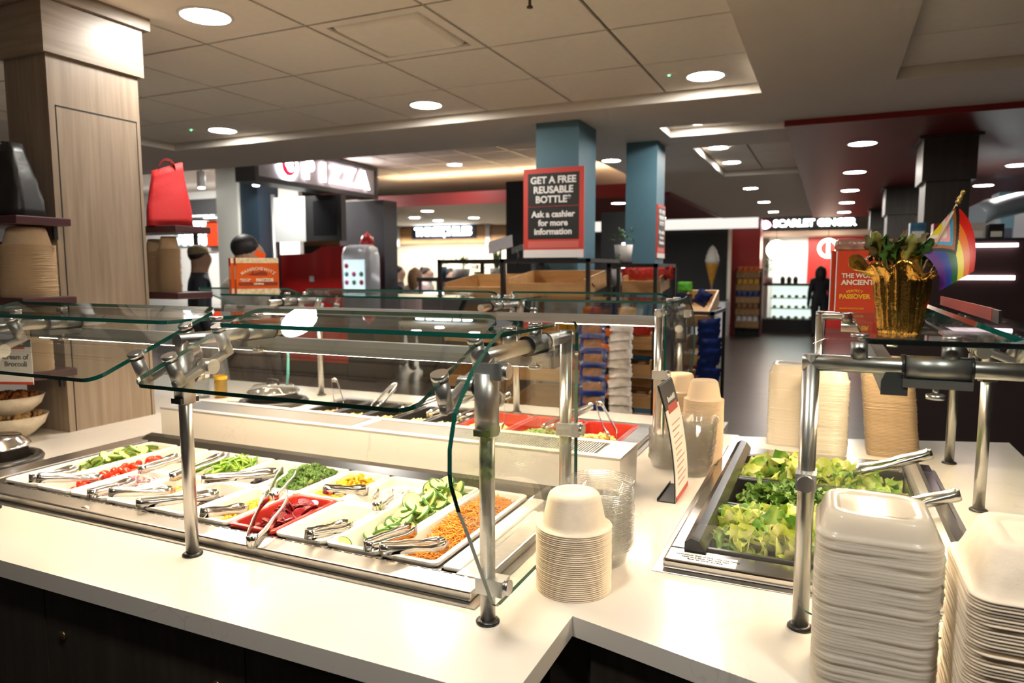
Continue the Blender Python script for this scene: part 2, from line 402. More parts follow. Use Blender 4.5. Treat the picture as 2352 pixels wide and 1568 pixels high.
for y, z in ((5.42, ZT), (6.61, ZT), (7.56, ZT), (9.5, ZS), (11.5, ZS), (13.5, ZS)): downlight(-0.95, y, z, 'round downlight in the row along the red ceiling edge', 'downlights along the walkway', 0.085)
downlight(-1.92, 6.55, ZS, 'round downlight between the two slate blue pillars', 'downlights along the walkway', 0.085)
downlight(-4.9, 8.9, 3.05, 'round downlight in the far raised tiled ceiling', 'downlights in the far raised ceiling')
for y in (6.3, 8.09, 9.92, 11.7, 13.6): downlight(0.2, y, 2.555, 'round downlight in the dark red ceiling row over the walkway', 'downlights in the dark red ceiling')
for x, y in ((1.63, 10.0), (1.61, 8.2), (1.62, 6.3), (1.62, 12)): downlight(x, y, 2.555, 'round downlight in the dark red ceiling near the blue shop', 'downlights in the dark red ceiling by the shop')
for x, y in ((-6.2, 10.3), (-6.2, 12.0), (-4.5, 10.3), (-2.9, 10.3), (-3.0, 13.6), (-4.5, 12)): downlight(x, y, 2.55, 'round downlight under the dropped red ceiling block', 'downlights under the red block')
for x, y in ((-8.97, 12.6), (-10.6, 14.4), (-10.6, 15.4), (-8.9, 14.2), (-8.9, 15.3)): downlight(x, y, 2.78, 'round downlight over the chili food stall', 'downlights over the chili stall', 0.11)
struct(MB().box((-16, 10.5, 2.784), (-6.72, 17.5, 2.82)).build('ceiling_stall', PLASTER))
# ------------------------------------------------------------------ quartz counters
QUARTZ = None
def quartz():
    m, nt, b = _nt('white_quartz')
    tc = nt.nodes.new('ShaderNodeTexCoord')
    n1 = nt.nodes.new('ShaderNodeTexNoise'); n1.inputs['Scale'].default_value = 5; n1.inputs['Detail'].default_value = 8; n1.inputs['Distortion'].default_value = 1.2
    nt.links.new(tc.outputs['Object'], n1.inputs['Vector'])
    r1 = nt.nodes.new('ShaderNodeValToRGB'); e = r1.color_ramp.elements
    e[0].position = 0.485; e[0].color = (0, 0, 0, 1); e[1].position = 0.5; e[1].color = (1, 1, 1, 1); q = e.new(0.515); q.color = (0, 0, 0, 1)
    nt.links.new(n1.outputs['Fac'], r1.inputs[0])
    n2 = nt.nodes.new('ShaderNodeTexNoise'); n2.inputs['Scale'].default_value = 3; n2.inputs['Detail'].default_value = 2
    nt.links.new(tc.outputs['Object'], n2.inputs['Vector'])
    r2 = nt.nodes.new('ShaderNodeValToRGB'); r2.color_ramp.elements[0].position = 0.52; r2.color_ramp.elements[1].position = 0.68
    nt.links.new(n2.outputs['Fac'], r2.inputs[0])
    mu = nt.nodes.new('ShaderNodeMath'); mu.operation = 'MULTIPLY'; nt.links.new(r1.outputs[0], mu.inputs[0]); nt.links.new(r2.outputs[0], mu.inputs[1])
    mx = nt.nodes.new('ShaderNodeMixRGB'); mx.inputs[1].default_value = (0.74, 0.70, 0.635, 1); mx.inputs[2].default_value = (0.62, 0.585, 0.54, 1)
    nt.links.new(mu.outputs[0], mx.inputs[0]); nt.links.new(mx.outputs[0], b.inputs['Base Color'])
    b.inputs['Roughness'].default_value = 0.16; b.inputs['Specular IOR Level'].default_value = 0.5
    return m
QUARTZ = quartz()
ZC = 0.91; SL = 0.040
def slab(rects):
    m = MB()
    for (x0, y0, x1, y1) in rects: m.box((x0, y0, ZC - SL), (x1, y1, ZC))
    return m
# long counter with two wells: salad well (x -2.37..-0.635, y 1.20..1.845) and the far well (y 2.12..2.78)
ct = tag(slab([(-5.2, 0.919, -0.611, 1.20), (-5.2, 1.20, -2.37, 1.845), (-0.64, 1.20, -0.611, 1.845), (-5.2, 1.845, -0.611, 2.12), (-5.2, 2.12, -2.16, 2.80), (-0.63, 2.12, -0.611, 2.80), (-5.2, 2.80, -0.611, 3.09)]).build('countertop', QUARTZ),
         'long white quartz countertop holding the vegetable salad well', 'countertop')
m = MB()
def quadprism(mb, poly): mb.prism(poly, ZC - SL, ZC)
quadprism(m, [(-0.611, 0.919), (-0.418, 0.919), (-0.418, 1.206), (-0.611, 1.206)])
quadprism(m, [(-0.611, 1.206), (-0.418, 1.206), (-0.30, 1.177), (-0.30, 2.86), (-0.37, 2.86), (-0.37, 3.09), (-0.611, 3.09)])
quadprism(m, [(-0.30, 1.177), (0.65, 0.94), (0.65, 1.50), (-0.30, 1.50)])
quadprism(m, [(0.31, 1.50), (0.65, 1.50), (0.65, 2.575), (0.31, 2.575)])
quadprism(m, [(-0.30, 2.575), (0.65, 2.575), (0.65, 3.15), (-0.30, 2.836)])
cr = tag(m.build('countertop', QUARTZ), 'white quartz countertop with notched corner holding the lettuce well', 'countertop')
# cabinets under them
cab = thing('base_cabinet', 'dark wood laminate base cabinet under the long salad counter', 'cabinet')
MB().box((-5.1, 0.965, 0.0), (-0.50, 0.985, 0.868)).box((-5.1, 3.03, 0.0), (-0.50, 3.05, 0.868)).box((-.52, .985, 0), (-.50, 3.03, .868)).box((-5.1, .985, 0), (-5.08, 3.03, .868)).box((-5.08, .985, .08), (-.52, 3.03, .10)).build('carcass', LAMD, cab)
edges = [-3.6, -2.9, -2.24, -1.585, -0.985, -0.505]
for i in range(len(edges) - 1):
    dr = MB().box((edges[i] + .002, 0.945, 0.08), (edges[i + 1] - .002, 0.965, 0.852)).build('door', LAMD, cab)
    if i in (2, 3, 4):
        MB().box((edges[i] + .10, 0.940, 0.845), (edges[i] + .33, 0.947, 0.853)).build('edge_pull', BLACKP, dr)
    if i in (2, 3):
        MB().lathe([(0.011, 0), (0.011, .004), (.009, .006), (0.0, .006)], 16, M=Matrix.Translation((edges[i + 1] - .075 if i == 3 else edges[i + 1] + 0.06, 0.945, 0.755)) @ Matrix.Rotation(PI / 2, 4, 'X')).build('lock', mat('aged_brass', (0.20, 0.14, 0.07), 0.35, 0.9), dr)
MB().box((-5.1, 0.99, 0.0), (-0.52, 1.0, 0.08)).build('toe_kick', BLACKP, cab)
cab2 = thing('base_cabinet', 'dark wood laminate base cabinet under the lettuce counter', 'cabinet')
mm = MB(); cpts = [(-0.498, 1.245), (-0.40, 1.245), (0.61, 0.995), (0.61, 3.09), (-0.498, 2.75)]
for (ax, ay), (bx_, by) in zip(cpts, cpts[1:] + cpts[:1]):
    dx_, dy_ = bx_ - ax, by - ay; l_ = math.hypot(dx_, dy_); nx_, ny_ = -dy_ / l_ * .02, dx_ / l_ * .02
    mm.prism([(ax, ay), (bx_, by), (bx_ + nx_, by + ny_), (ax + nx_, ay + ny_)], 0.0, 0.868)
mm.build('carcass', LAMD, cab2)
M = Matrix.Translation((-0.395, 1.232, 0)) @ Matrix.Rotation(math.atan2(-0.25, 1), 4, 'Z')
for k in range(3): MB().box((0.01 + .34 * k, -0.006, 0.08), (0.345 + .34 * k, 0.012, 0.852), M=M).build('door', LAMD, cab2)
# ------------------------------------------------------------------ wood-clad column standing on the counter
pl = thing('clad_column', 'tall grey-brown wood laminate clad column rising from the counter to the ceiling', 'column', (0, 0, 0))
pm = MB().box((-3.045, 1.808, ZC), (-2.785, 2.205, 2.40)).build('shaft', LAMV, pl)
MB().box((-3.06, 1.792, 2.40), (-2.768, 2.225, 2.60)).build('capital', LAMH, pl)
MB().box((-3.08, 1.77, 2.60), (-2.745, 2.25, 2.6529)).build('cornice', LAMH, pl)
gr = mat('groove_black', (0.006, 0.005, 0.004), 0.8)
MB().box((-2.786, 1.833, 2.203), (-2.7843, 2.19, 2.209)).box((-2.786, 1.833, ZC), (-2.7843, 1.8375, 2.209)).box((-2.786, 2.186, ZC), (-2.7843, 2.19, 2.209)).build('panel_groove', gr, pl)
# ------------------------------------------------------------------ drop-in wells
def well(name, label, x0, x1, y0, y1, depth=0.16, rim=0.024, fl=0.02):
    """flange on the counter, raised rim, sunk tub; x0..y1 is the outer flange"""
    t = thing(name, label, 'food well')
    f = MB()
    w1 = 0.024
    for (a, b_, c_, d_) in ((x0, y0, x1, y0 + 0.06), (x0, y1 - 0.06, x1, y1), (x0, y0 + 0.06, x0 + 0.06, y1 - 0.06), (x1 - 0.06, y0 + 0.06, x1, y1 - 0.06)): f.box((a, b_, ZC), (c_, d_, ZC + 0.0025))
    bevel(f.build('flange', STEEL, t), .001, 1)
    r = MB(); zi = ZC + rim
    X0, X1, Y0, Y1 = x0 + fl, x1 - fl, y0 + fl, y1 - fl
    return t, X0, X1, Y0, Y1, zi
# --- salad well
t, X0, X1, Y0, Y1, zi = well('salad_well', 'long stainless drop-in salad well on the white counter, full of white pans', -2.40, -0.598, 1.150, 1.870)
r = MB()
r.box((X0, Y0, ZC + .0025), (X1, Y0 + .066, zi)); r.box((X0, Y1 - .05, ZC + .0025), (X1, Y1, zi)); r.box((X0, Y0 + .066, ZC + .0025), (X0 + .09, Y1 - .05, zi)); r.box((X1 - .07, Y0 + .066, ZC + .0025), (X1, Y1 - .05, zi))
bevel(r.build('rim', STEEL, t), .004, 2)
tb = MB(); zb = ZC - 0.12
tb.box((X0 + .05, Y0 + .05, zb - .004), (X1 - .05, Y1 - .04, zb)); tb.box((X0 + .05, Y0 + .05, zb), (X0 + .055, Y1 - .04, zi - .004)); tb.box((X1 - .055, Y0 + .05, zb), (X1 - .05, Y1 - .04, zi - .004))
tb.box((X0 + .05, Y0 + .05, zb), (X1 - .05, Y0 + .055, zi - .004)); tb.box((X0 + .05, Y1 - .045, zb), (X1 - .05, Y1 - .04, zi - .004)); tb.build('tub', BLKPAN, t)
sl = MB()
for k in range(58): sl.box((X0 + .1 + k * .0285, Y0 + .058, zi - .002), (X0 + .1 + k * .0285 + .021, Y0 + .0605, zi + .0006))
part(sl.build('slot_strip', BLACKP, t), 'dashed row of black vent slots')['kind'] = 'stuff'
# black air baffle along the back of the pans
bf = MB(); bf.prism([(1.775, ZC + .012), (1.842, ZC + .012), (1.842, ZC + .032), (1.825, ZC + .040), (1.800, ZC + .036), (1.775, ZC + .022)], -2.33, -0.64, M=Matrix(((0, 0, 1, 0), (1, 0, 0, 0), (0, 1, 0, 0), (0, 0, 0, 1))))
bf.build('air_baffle', mat('black_baffle', (0.03, 0.027, 0.022), 0.25), t)
PX0, PW = -2.255, 0.1515
for k in range(11):
    x = PX0 + PW * k
    bar = MB().box((x - .006, 1.232, ZC + .012), (x + .006, 1.775, ZC + .0155)).box((x - .011, 1.222, ZC + .0145), (x + .011, 1.250, ZC + .0185))
    bar.build('pan_divider', STEELP, t)
# --- far well (hot and cold toppings)
t2, X0, X1, Y0, Y1, zi = well('toppings_well', 'far stainless well of black and red topping pans behind the cream divider', -2.20, -0.588, 2.085, 2.83)
r = MB()
r.box((X0, Y0, ZC + .0025), (X1, Y0 + .05, zi)); r.box((X0, Y1 - .06, ZC + .0025), (X1, Y1, zi)); r.box((X0, Y0 + .05, ZC + .0025), (X0 + .06, Y1 - .06, zi)); r.box((X1 - .09, Y0 + .05, ZC + .0025), (X1, Y1 - .06, zi))
bevel(r.build('rim', STEEL, t2), .004, 2)
tb = MB(); tb.box((X0 + .05, Y0 + .04, zb - .004), (X1 - .05, Y1 - .05, zb)); tb.box((X0 + .05, Y0 + .04, zb), (X1 - .05, Y0 + .045, zi - .004)); tb.box((X0 + .05, Y1 - .055, zb), (X1 - .05, Y1 - .05, zi - .004))
tb.box((X0 + .05, Y0 + .04, zb), (X0 + .055, Y1 - .05, zi - .004)); tb.box((X1 - .08, Y0 + .04, zb), (X1 - .075, Y1 - .05, zi - .004)); tb.build('tub', BLKPAN, t2)
# --- lettuce well
t3, X0, X1, Y0, Y1, zi = well('lettuce_well', 'stainless drop-in well with three black pans of salad greens', -0.328, 0.343, 1.468, 2.60)
r = MB()
r.box((X0, Y0, ZC + .0025), (X1, Y0 + .075, zi)); r.box((X0, Y1 - .10, ZC + .0025), (X1, Y1, zi)); r.box((X0, Y0 + .075, ZC + .0025), (X0 + .05, Y1 - .10, zi)); r.box((X1 - .05, Y0 + .075, ZC + .0025), (X1, Y1 - .10, zi))
bevel(r.build('rim', STEELP, t3), .005, 2)
tb = MB(); tb.box((X0 + .03, Y0 + .03, zb - .004), (X1 - .03, Y1 - .03, zb)); tb.box((X0 + .045, Y0 + .07, zb), (X0 + .05, Y1 - .09, zi - .004)); tb.box((X1 - .05, Y0 + .07, zb), (X1 - .045, Y1 - .09, zi - .004))
tb.box((X0 + .045, Y0 + .07, zb), (X1 - .045, Y0 + .075, zi - .004)); tb.box((X0 + .045, Y1 - .10, zb), (X1 - .045, Y1 - .095, zi - .004)); tb.build('tub', BLKPAN, t3)
# black duct along the camera-side long edge of the lettuce well, with slots
dm = MB(); dm.prism([(-.272, ZC + .022), (-.225, ZC + .022), (-.225, ZC + .030), (-.240, ZC + .050), (-.258, ZC + .055), (-.272, ZC + .045)], 1.548, 2.55, M=Matrix(((1, 0, 0, 0), (0, 0, -1, 0), (0, 1, 0, 0), (0, 0, 0, 1))) @ Matrix.Scale(-1, 4, (0, 0, 1)))
dm.build('air_duct', mat('black_plastic_gloss', (0.022, 0.022, 0.022), 0.22), t3)
dm = MB(); dm.prism([(.235, ZC + .022), (.285, ZC + .022), (.285, ZC + .045), (.270, ZC + .055), (.250, ZC + .050), (.235, ZC + .030)], 1.548, 2.52, M=Matrix(((1, 0, 0, 0), (0, 0, -1, 0), (0, 1, 0, 0), (0, 0, 0, 1))) @ Matrix.Scale(-1, 4, (0, 0, 1)))
dm.build('air_duct', STEELD, t3)
sl = MB()
for k in range(30): sl.box((.2335, 1.60 + k * .03, ZC + .031), (.236, 1.618 + k * .03, ZC + .044))
sl.build('slot_strip', BLACKP, t3)['kind'] = 'stuff'
gp = MB().prism(rrect(.52, .075, .03, 5, 0.0, ZC + .05), -.002, .002, M=Matrix(((1, 0, 0, 0), (0, 0, 1, 1.560), (0, 1, 0, 0), (0, 0, 0, 1)))).build('end_guard', CLEARP, t3, (0.0, 0, 0))
st = MB().box((-.285, 1.492, zi), (-.155, 1.540, zi + .0008)).build('warning_label', mat('label_white', (0.85, 0.85, 0.86), 0.35), t3)
INK = mat('black_ink', (0.01, 0.01, 0.01), 0.6)
text('print', 'WARNING: Risk of Fire - Do not install\nback to a back wall, side wall,\nface, or other surface', INK, t3, (-.22, 1.516, zi + .001), (0, 0, 0), size=.0086, bold=.02, ext=.0002, line=1.2)
# ------------------------------------------------------------------ cream divider housing between the wells, with grilles on top
dv = thing('divider_housing', 'cream quartz divider housing with vent grilles between the two wells', 'counter divider')
MB().box((-2.35, 1.885, ZC), (-0.516, 2.078, ZC + .118)).build('body', QUARTZ, dv)
tp = MB(); tp.box((-2.352, 1.883, ZC + .118), (-.514, 1.915, ZC + .125)); tp.box((-2.352, 2.045, ZC + .118), (-.514, 2.08, ZC + .125))
for x in (-2.352, -1.47, -.59): tp.box((x, 1.915, ZC + .118), (x + .076 if x > -.6 else x + .04, 2.045, ZC + .125))
bevel(tp.build('top_frame', mat('satin_aluminium', (0.62, 0.60, 0.57), 0.4, 0.7), dv), .001, 1)
for (a, b_) in ((-2.31, -1.475), (-1.425, -.595)):
    g = MB(); n = int((b_ - a) / .008)
    for k in range(n): g.box((a + k * .008, 1.915, ZC + .119), (a + k * .008 + .004, 2.045, ZC + .123))
    g.build('grille', STEELD, dv)['kind'] = 'stuff'
# ------------------------------------------------------------------ sneeze guards
LEDM = mat('warm_led_strip', (1, .9, .7), .5, emit=BAR_LED, ecol=(1.0, 0.77, 0.50))
BARM = mat('light_bar_grey', (0.30, 0.29, 0.275), 0.45, 0.3)
DARKCAP = mat('dark_grey_plastic', (0.045, 0.045, 0.045), 0.45)
def glass_plate(name, outline, frame, parent, th=0.009, edge=GEDGE):
    """outline in 2-D, frame maps (a, b, thickness) to the scene"""
    m = MB(); m.prism(outline, -th / 2, th / 2, 0, 1, M=frame)
    return m.build(name, [GLASS, edge], parent)
def fr(o, a, b):
    a = Vector(a).normalized(); b = Vector(b).normalized(); n = a.cross(b)
    return Matrix(((a.x, b.x, n.x, o[0]), (a.y, b.y, n.y, o[1]), (a.z, b.z, n.z, o[2]), (0, 0, 0, 1)))
def sneeze_guard(label, org, U, V, front, rear, panels, shelves, bar, ends=(), caps=(.19, .32), arms=None, clampz=1.19, zt=1.41):
    """org: point of the rear line; U along the guard, V towards the customers (.42 m to the front posts)"""
    U = Vector((U[0], U[1], 0)); V = Vector((V[0], V[1], 0)); O = Vector((org[0], org[1], 0))
    P = lambda u, v, z: tuple(O + U * u + V * v + Vector((0, 0, z)))
    t = thing('sneeze_guard', label, 'sneeze guard')
    for u in front:
        m = MB().cyl(P(u, .42, ZC), P(u, .42, zt), .0145, 20); po = m.build('post', STEEL, t)
        cl = MB().cyl(P(u, .42, 1.267), P(u, .42, 1.381), .0225, 22).build('collar', STEELD, t)
        MB().cbox(P(u, .42, 1.274), (.030, .050, .012)).build('collar_screw', BLACKP, cl)
        MB().cyl(P(u, .395, 1.325), P(u, .375, 1.325), .016, 16).build('collar_knob', CHROME, cl)
        MB().lathe([(.0165, 0), (.0225, .001), (.0225, .004), (.018, .0075), (.0145, .008)], 22, c=P(u, .42, ZC)).build('base_ring', BLACKP, po)
    for u in rear:
        po = MB().cyl(P(u, 0, ZC), P(u, 0, zt + .0145), .0145, 20).build('post', STEEL, t)
        MB().lathe([(.0165, 0), (.0225, .001), (.0225, .004), (.018, .0075), (.0145, .008)], 22, c=P(u, 0, ZC)).build('base_ring', BLACKP, po)
    for u in front:
        v0 = -0.0145 if u in rear else .06
        MB().cyl(P(u, .4345, zt), P(u, v0, zt), .0145, 20).build('cross_tube', STEEL, t)
        sv = MB().cyl(P(u, .145, zt), P(u, .24, zt), .0195, 20).build('sleeve', STEELD, t)
        for q in (.142, .24): MB().cyl(P(u, q - .0025, zt), P(u, q + .0025, zt), .0208, 20).build('sleeve_ring', BLACKP, sv)
        MB().cbox(P(u, .192, zt - .026), tuple(abs(a) * .10 + abs(b) * .03 for a, b in zip(V, U))[:2] + (.014,)).build('sleeve_base', STEELD, sv)
        MB().cyl(P(u, .192, zt - .030), P(u, .192, zt - .044), .005, 10).cyl(P(u, .192, zt - .044), P(u, .192, zt - .052), .014, 18).build('thumb_knob', CHROME, sv)
        for v in caps:
            so = MB().cyl(P(u, v, zt + .010), P(u, v, 1.441), .0135, 16).build('standoff', STEELD, t)
            MB().cyl(P(u, v, 1.4495), P(u, v, 1.4555), .0145, 18).build('cap', CHROME, so)
    # sloping arms that carry the front glass
    a0, a1 = Vector((.555, 1.349)), Vector((.33, 1.437))      # (v, z) under the glass
    nrm = Vector((-(a1.y - a0.y), (a1.x - a0.x))).normalized(); nrm = nrm if nrm.y > 0 else -nrm
    for u, sgn in (arms or []):
        ua = u + sgn * .052
        k0, k1 = Vector((.495, 1.3725)), Vector((.361, 1.4247))
        lo = [k - nrm * .052 for k in (k0, k1)]
        ar = MB(); ar.ribbon([P(ua, lo[0].x + .015, lo[0].y - .006), P(ua, lo[1].x - .012, lo[1].y + .005)], .016, .020, wdir=tuple(U)); ao = bevel(ar.build('arm', STEELD, t), .004, 2)
        md = (lo[0] + lo[1]) / 2
        MB().cyl(P(u + sgn * .013, md.x - .012, md.y), P(ua + sgn * .016, md.x - .012, md.y), .0175, 18).build('pivot', CHROME, ao)
        MB().cyl(P(u + sgn * .030, md.x - .012, md.y), P(u + sgn * .034, md.x - .012, md.y), .0185, 18).build('pivot_washer', BLACKP, ao)
        for k, l in ((k0, lo[0]), (k1, lo[1])):
            kb = MB().cyl(P(ua, l.x, l.y), P(ua, k.x, k.y), .0145, 18).build('glass_post', STEELD, ao)
            kt = k + nrm * .006; kt2 = k + nrm * .016
            MB().cyl(P(ua, kt.x, kt.y), P(ua, kt2.x, kt2.y), .0158, 20).build('glass_cap', CHROME, ao)
    # front glass
    bdir = (V * -.34 + Vector((0, 0, .132))).normalized()
    for (u0, u1) in panels:
        w = u1 - u0; h = .365
        glass_plate('front_glass', rrect(w, h, .035, 6, w / 2, h / 2), fr(P(u0, .598, 1.338), U, bdir), t)
    for (u0, u1) in shelves:
        w = u1 - u0
        glass_plate('shelf_glass', rrect(w, .325, .02, 4, w / 2, .325 / 2), fr(P(u0, .082, 1.445), U, V), t, edge=GEDGED if abs(V.x) > .5 else GEDGE)
    if bar:
        prof = [(-.019, 0), (.019, 0), (.019, .022), (.013, .036), (-.013, .036), (-.019, .022)]
        L = bar[1] - bar[0]
        lb = MB().prism(prof, 0, L, M=fr(P(bar[0], .13, 1.355), V, (0, 0, 1)) @ (Matrix.Scale(-1, 4, (0, 0, 1)) if Vector(V).cross(Vector((0, 0, 1))).dot(U) < 0 else Matrix.Identity(4))).build('light_bar', BARM, t)
        for uu in (bar[0] - .006, bar[1] + .001):
            q = MB(); q.prism([(a * 1.06, b_ * 1.06 - .001) for a, b_ in prof], 0, .005, M=fr(P(uu, .13, 1.355), V, (0, 0, 1)) @ (Matrix.Scale(-1, 4, (0, 0, 1)) if Vector(V).cross(Vector((0, 0, 1))).dot(U) < 0 else Matrix.Identity(4)))
            q.build('end_cap', DARKCAP, lb)
        A = P(bar[0] + .03, .117, 1.3535); B = P(bar[1] - .03, .143, 1.3548)
        MB().box(tuple(min(a, b_) for a, b_ in zip(A, B)), tuple(max(a, b_) for a, b_ in zip(A, B))).build('led_strip', LEDM, lb)
    ol = [(.40, 1.459), (.455, 1.437), (.523, 1.40), (.584, 1.339), (.602, 1.285), (.603, 1.245), (.599, 1.226), (.575, 1.175), (.551, 1.138), (.452, .965), (.440, .955), (.425, .952), (.02, .952), (.002, .958), (-.004, .975), (-.004, 1.42), (.002, 1.438), (.02, 1.447), (.356, 1.452)]
    for u in ends:
        f = fr(P(u, 0, 0), V, (0, 0, 1)); glass_plate('end_glass', ol, f, t, .008)
        s = -1 if u < 0 and False else 1
        ub = min(front, key=lambda q: abs(q - u)); dq = 1 if u > ub else -1
        for (v, z) in ((.42, .985), (.42, 1.385), (0, clampz)):
            cb = MB().cbox(P(ub + dq * .010, v + .0, z), tuple(abs(a) * .055 + abs(b) * .034 for a, b in zip(U, V))[:2] + (.030,)).build('glass_clamp', mat('clamp_satin', (0.62, .62, .60), .3, .8), t)
            MB().cyl(P(u + dq * .004, v - .0, z), P(u + dq * .020, v, z), .0145, 18).build('clamp_knob', CHROME, cb)
    return t
sneeze_guard('long glass sneeze guard over the vegetable salad well', (0, 1.54), (1, 0), (0, -1), [-.555, -1.316, -2.08], [-.555], [(-1.26, -.60), (-2.20, -1.37)], [(-1.225, -.545), (-2.30, -1.39)], (-2.30, -.535), [-.530],
             arms=[(-.555, -1), (-1.316, 1), (-1.316, -1), (-2.08, 1)])
sneeze_guard('glass sneeze guard over the far topping pans, matzo box on it', (0, 2.485), (1, 0), (0, 1), [-.546, -1.287, -2.41], [-.546], [(-1.25, -.58), (-2.37, -1.32), (-3.1, -2.45)], [(-1.10, -.515), (-2.0, -1.13), (-2.75, -2.03)], (-2.75, -.53), [-.521],
             arms=[(-.546, -1), (-1.287, 1), (-1.287, -1), (-2.41, 1), (-2.41, -1)])
sneeze_guard('glass sneeze guard over the lettuce well, gold foil pot on it', (-.022, 0), (0, 1), (1, 0), [1.336, 2.21, 2.726], [1.336, 2.726], [(1.40, 2.15), (2.27, 2.70)], [(1.31, 2.62)], (1.33, 2.70), [1.308], caps=(.075, .21),
             arms=[(1.336, 1), (2.21, -1), (2.21, 1), (2.726, -1)], clampz=1.193, zt=1.402)
# ------------------------------------------------------------------ pans
def pan_mesh(w, l, depth, m, lip=.011, r=.016):
    b = MB(); R = lambda dw, z, rr: [(x, y, z) for x, y in rrect(w - dw, l - dw, rr, 4)]
    loft(b, [R(.004, -.010, r), R(0, -.006, r), R(0, -.001, r), R(.003, 0, r), R(2 * lip, 0, r * .9), R(2 * lip + .004, -.003, r * .9), R(2 * lip + .022, -depth, r * .8)], 0, False, False, True)
    return b.mesh('food_pan', m)
PZ = ZC + 0.0285
_pm = {}
def pan(xc, yc, w, l, depth, m, label, group, z=PZ):
    k = (w, l, depth, m.name)
    if k not in _pm: _pm[k] = pan_mesh(w, l, depth, m)
    return tag(place('food_pan', _pm[k], None, (xc, yc, z)), label, 'food pan', group)
sx = lambda i: PX0 + PW * (i + .5)
G1 = 'pans in the salad well'
YF, YB, YL = 1.375, 1.6315, 1.504
for i, nm in ((0, 'zucchini slices'), (1, 'grape tomatoes'), (8, 'cucumber slices'), (9, 'shredded carrots')): pan(sx(i), YL, .1485, .508, .07, WHITEP, 'long white melamine pan holding ' + nm, G1)
for i, nm in ((2, 'sliced red onion'), (3, 'chickpeas'), (4, 'black beans'), (5, 'corn kernels'), (7, 'shredded cheese')): pan(sx(i), YF, .1485, .252, .07, WHITEP, 'short white melamine pan holding ' + nm, G1)
pan(sx(6), YF, .1485, .252, .07, REDP, 'short red melamine pan holding sliced beets', G1)
for i, nm in ((2, 'pale tofu cubes'), (3, 'green pepper strips'), (4, 'black olive rings'), (5, 'broccoli florets'), (6, 'yellow pepper strips'), (7, 'white mozzarella cubes')): pan(sx(i), YB, .1485, .252, .07, WHITEP, 'short white melamine pan holding ' + nm, G1)
# blank white cover strip and clear guard at the end of the salad well
t = thing('cover_strip', 'blank white melamine strip beside the shredded carrot pan', 'cover strip', (-.706, 1.495, PZ))
bevel(MB().box((-.022, -.245, -.012), (.022, .245, 0)).build('strip', WHITEP, t), .006, 3)
t = thing('crumb_guard', 'small clear acrylic guard standing at the end of the salad well', 'guard', (-.668, 1.49, ZC + .0245))
MB().prism(rrect(.50, .052, .022, 5, 0, .026), -.002, .002, M=Matrix(((0, 0, 1, 0), (1, 0, 0, 0), (0, 1, 0, 0), (0, 0, 0, 1)))).build('plate', CLEARP, t)
# ------------------------------------------------------------------ food
rnd = random.Random(11)
def heap(meshes, n, x0, x1, y0, y1, zb, zh, tilt, name, label, cat, group, scale=(.9, 1.1), peak=(.5, .5), layers=2, flat=1.0, ycut=None):
    out = []
    for k in range(n):
        ly = k % layers
        x = rnd.uniform(x0, x1); y = rnd.uniform(y0, y1)
        if ycut: y = y0 + (y1 - y0) * (rnd.random() ** ycut)
        u = (x - x0) / (x1 - x0); v = (y - y0) / (y1 - y0)
        d = max(0.0, 1 - ((u - peak[0]) * 1.5) ** 2 - ((v - peak[1]) * 1.5) ** 2)
        z = zb + zh * d * (0.35 + .65 * (ly + 1) / layers) * flat + rnd.uniform(0, .003)
        o = place(name, rnd.choice(meshes), None, (x, y, z), rot=(rnd.gauss(0, tilt), rnd.gauss(0, tilt), rnd.uniform(0, 6.28)), scale=rnd.uniform(*scale))
        out.append(tag(o, label, cat, group))
    return out
def slice_mesh(name, r, th, skin, flesh, seed=None, n=18, oval=1.0):
    b = MB(); b.lathe([(0.0001, -th / 2), (r * .93, -th / 2), (r, -th * .3), (r, th * .3), (r * .93, th / 2), (0.0001, th / 2)], n, 0, Matrix.Diagonal((1, oval, 1, 1)), True, caps=False)
    nr = n
    for i in range(len(b.f)):
        row = i // n; b.m[i] = 1 if row in (1, 2, 3) else 0
        b.sm[i] = row in (1, 2, 3)
    return b.mesh(name, [flesh, skin])
def flesh_mat(name, a, b_, rr):
    m, nt, b = _nt(name)
    tc = nt.nodes.new('ShaderNodeTexCoord'); ln = nt.nodes.new('ShaderNodeVectorMath'); ln.operation = 'LENGTH'
    nt.links.new(tc.outputs['Object'], ln.inputs[0])
    n = nt.nodes.new('ShaderNodeTexNoise'); n.inputs['Scale'].default_value = 260; nt.links.new(tc.outputs['Object'], n.inputs['Vector'])
    mu = nt.nodes.new('ShaderNodeMath'); mu.operation = 'MULTIPLY_ADD'; mu.inputs[1].default_value = .010; nt.links.new(n.outputs['Fac'], mu.inputs[0]); nt.links.new(ln.outputs['Value'], mu.inputs[2])
    mr = nt.nodes.new('ShaderNodeMapRange'); mr.inputs[1].default_value = rr * .5; mr.inputs[2].default_value = rr * 1.25; nt.links.new(mu.outputs[0], mr.inputs[0])
    r = nt.nodes.new('ShaderNodeValToRGB'); r.color_ramp.elements[0].color = col4(a); r.color_ramp.elements[1].color = col4(b_)
    nt.links.new(mr.outputs[0], r.inputs[0]); nt.links.new(r.outputs[0], b.inputs['Base Color']); b.inputs['Roughness'].default_value = .35
    MATS[name] = m; return m
ZSK = mat('zucchini_skin', (0.10, 0.20, 0.02), 0.4, noise=.5, nscale=60); ZFL = flesh_mat('zucchini_flesh', (0.72, 0.74, 0.34), (0.55, 0.66, 0.20), .02)
CSK = mat('cucumber_skin', (0.045, 0.15, 0.012), 0.35, noise=.6, nscale=120); CFL = flesh_mat('cucumber_flesh', (0.70, 0.74, 0.36), (0.60, 0.70, 0.26), .024)
